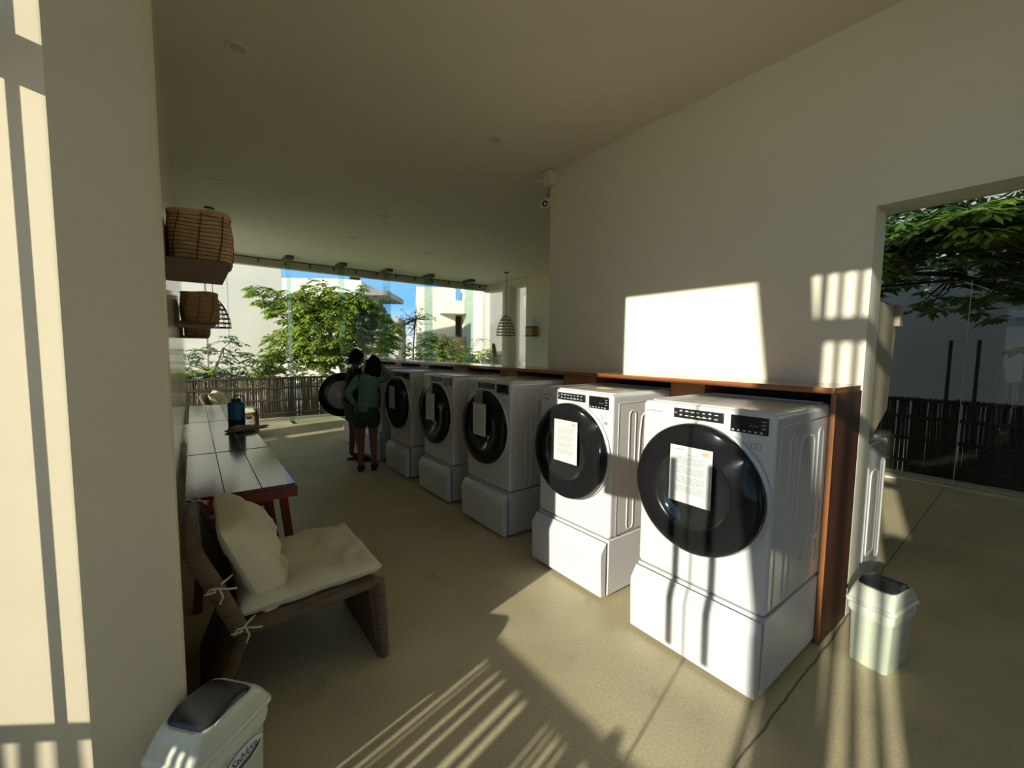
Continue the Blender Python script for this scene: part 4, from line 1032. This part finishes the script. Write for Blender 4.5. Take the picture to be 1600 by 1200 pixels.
make_tree('leafy_shrub', (7.1, 13.2, 0), 'tall green shrub to the left of the balcony building', [(-0.6,0,1.5,0.9,0.6,0.75), (0.5,0,1.3,0.8,0.6,0.6), (-0.1,0,2.0,0.5,0.4,0.4)], 380, 0.15, 0.03, 9, 'leaf', 'bark', [([(-0.2,0,-0.3),(-0.1,0,1.0),(0.0,0,1.8)],0.06,0.02)], 6, cat='shrub')
make_tree('leafy_shrub', (8.35, 12.8, 0), 'rounded bright shrub below the balcony building', [(0.3,0,1.15,0.95,0.6,0.55), (-0.8,0,1.0,0.6,0.5,0.5)], 330, 0.13, 0.03, 9, 'leaf3', None, None, 7, cat='shrub')
make_tree('airy_tree', (9.9, 18.0, 0), 'thin airy tree with dark fine leaves left of the balcony building', [(-1.7,0,3.1,1.0,0.5,0.45), (-2.3,0,2.5,0.9,0.5,0.5)], 110, 0.13, 0.02, 7, 'leaf2', 'bark_dark', [([(-1.9,0,-0.3),(-1.9,0,1.5),(-1.8,0,3.0)],0.05,0.02)], 8)
make_tree('silvery_shrub', (10.4, 13.4, 0), 'grey-green shrub against the pale wall left of the cactus stem', [(-0.9,0,1.1,0.5,0.4,0.5), (-0.2,0,0.9,0.4,0.4,0.5), (0.8,0,0.75,0.5,0.3,0.35)], 120, 0.11, 0.022, 7, 'leaf_grey', None, None, 9, cat='shrub')
make_tree('garden_shrub', (6.0, 17.0, 0), 'distant green shrubs between the two pale buildings', [(0.0,0,1.6,1.6,0.8,1.0), (-2.5,0,1.6,1.4,0.8,1.1)], 240, 0.18, 0.04, 8, 'leaf', None, None, 19, cat='shrub')
# palm-like fronds
t = thing('palm', (8.55, 14.2, 0), 0, 'small palm with arching fronds in front of the balcony building', 'palm')
mb = MB(); random.seed(12)
for k in range(9):
    th = 2*PI*k/9 + 0.2; d = Vector((math.cos(th), math.sin(th)*0.6, 0)); prevp = None
    for j in range(14):
        s_ = j/13; p = Vector((0,0,1.35)) + d*s_*1.1 + Vector((0,0, 0.75*math.sin(s_*PI*0.75)))
        side = Vector((-d.y, d.x, 0))
        for q in (-1, 1): leaf_quads(mb, p, side*q + d*0.6 - Vector((0,0,0.5)), Vector((0,0,1)), 0.28*(1-0.6*s_), 0.014)
mb.build('fronds', 'leaf_grey', t)
MB().tube([(0,0,-0.2),(0.03,0,0.7),(0,0,1.36)], 0.06, 10).build('stem', 'bark', t, smooth=True)
t = thing('cactus_stem', (8.42, 12.0, 0), 0, 'leaning dark cactus stem in front of the pale far wall', 'cactus')
MB().tube([(0.06,0,-0.2),(0.0,0,0.9),(-0.08,0,1.4),(-0.14,0,1.80),(-0.15,0,1.86)], [0.085,0.085,0.075,0.065,0.03], 10).build('stem', 'bark_dark', t, smooth=True)
# right-hand tree seen through the tinted door
make_tree('shade_tree', (9.6, 1.0, 0), 'large dark-leaved tree seen through the right glass door',
          [(0.0,0.2,3.35,1.0,1.5,0.55), (0.2,-1.0,3.3,1.0,1.0,0.9), (0.0,1.4,2.85,0.6,0.7,0.4), (0.0,-0.6,2.45,0.5,0.8,0.35), (0.3,0.4,2.6,0.6,0.9,0.3), (0.2,1.0,3.7,0.9,1.1,0.6), (0.0,-0.8,1.7,0.35,0.4,0.25), (0.3,-0.6,4.1,0.9,1.6,0.5)],
          620, 0.24, 0.046, 9, 'leaf2', 'bark_dark', [([(0.6,-1.4,-0.3),(0.5,-1.3,1.6),(0.3,-0.9,2.6),(0.1,0.0,3.2)],0.14,0.05), ([(0.4,-1.1,2.2),(0.2,0.2,2.9),(0.1,1.4,3.1)],0.06,0.02)], 10)
make_tree('shade_tree', (8.9, 1.1, 0), 'brighter green branch at the top of the right glass door', [(0.0,-0.3,3.45,0.4,1.0,0.28), (0,0.9,3.15,0.3,0.4,0.3)], 170, 0.25, 0.05, 9, 'leaf', 'bark_dark', [([(0.8,-1.6,3.0),(0.4,-0.8,3.4),(0.0,0.3,3.5)],0.03,0.012)], 14, cat='branch')

# ================================================================== BUILDINGS
t = thing('white_house', (2.33, 15.2, 0), math.radians(-9), 'large blank cream-white house wall at the left behind the tree', 'building')
MB().box((-4.2, 0, -0.3), (0, 2.0, 5.6)).build('wall', 'stucco', t)
MB().box((-2.0, -0.012, 0.0), (-1.985, 0.0, 5.6)).build('wall_joint', 'conc_dark', t)
t = thing('flat_roofed_house', (3.6, 24.0, 0), math.radians(-34), 'lower white house with a grey flat canopy behind the big tree', 'building')
MB().prism([(-1.2, -0.3), (4.0, -0.3), (4.0, 5.05), (2.9, 5.12), (-1.2, 5.10)], 0, 4, axis=1).build('wall', 'stucco', t)
MB().box((-0.6, -0.35, 3.75), (1.7, 0.0, 4.05)).build('window_canopy', 'conc_dark', t)
MB().box((4.0, -1.0, 4.22), (5.5, 3.0, 4.48)).build('roof_canopy', 'conc_dark', t)
MB().box((4.0, 0.2, -0.3), (4.35, 3.0, 4.22)).build('shaded_wall', 'conc_dark', t)
MB().box((4.72, -0.6, -0.3), (4.94, -0.4, 4.22)).build('post', 'conc_dark', t)
MB().box((4.5, 1.0, -0.3), (5.6, 3.0, 3.3)).build('low_block', 'stucco_grey', t)
t = thing('distant_house', (11.0, 34.0, 0), 0, 'tiny distant white houses low between the buildings', 'building')
MB().box((0.2, 0, -0.3), (3.4, 3, 4.0)).build('wall', 'stucco', t)
MB().box((1.2, -0.03, 2.6), (1.7, 0.0, 3.3)).build('window', 'void', t)
MB().box((2.3, -0.03, 2.6), (2.8, 0.0, 3.3)).build('window', 'void', t)
t = thing('balcony_house', (9.08, 20.0, 0), math.radians(-24), 'white house with a projecting balcony slab and reddish wooden railing', 'building')
MB().box((0, 0, -0.3), (1.95, 6, 4.78)).build('wall', 'stucco', t)
MB().box((1.95, 1.2, -0.3), (3.6, 6, 4.0)).build('recessed_wall', 'stucco', t)
MB().box((1.15, -0.9, 3.42), (3.2, 1.2, 4.05)).build('balcony_slab', 'stucco', t)
MB().box((1.95, 1.15, 1.2), (2.6, 1.22, 3.42)).build('dark_doorway', 'void', t)
MB().box((2.6, 0.3, -0.3), (3.4, 1.2, 3.42)).build('side_wall', 'stucco', t)
rl = MB()
for k in range(22): rl.box((1.2 + k*0.085, -0.9, 1.35), (1.27 + k*0.085, -0.86, 2.28))
rl.build('wooden_railing', 'rail_wood', t)
MB().box((1.15, -0.93, 1.2), (3.1, -0.6, 1.36)).build('railing_base', 'stucco', t)
t = thing('garden_wall_block', (9.75, 15.0, 0), math.radians(-20), 'tall cream stucco block at the right of the far view behind the cactus', 'building')
MB().box((0.0, 0, -0.3), (9, 5, 7.5)).build('wall', 'stucco', t)
MB().box((1.28, -0.012, 0), (1.295, 0.0, 7.5)).build('wall_joint', 'conc_dark', t)
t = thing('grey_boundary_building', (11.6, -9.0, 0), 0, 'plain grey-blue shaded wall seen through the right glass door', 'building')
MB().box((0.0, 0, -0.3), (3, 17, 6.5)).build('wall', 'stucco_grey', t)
# flood light outside under the eave
t = thing('outdoor_floodlight', (3.62, 11.9, 3.52), 0, 'small dark floodlight outside above the tree, under the roof edge', 'floodlight')
MB().box((-0.13, -0.03, -0.02), (0.13, 0.10, 0.16)).build('lamp_head', 'black_steel', t, bevel=0.01)
MB().tube([(0, 0.05, 0.15), (0, 0.05, 0.34), (0, -1.16, 0.34)], 0.015, 8).build('bracket_arm', 'black_steel', t)
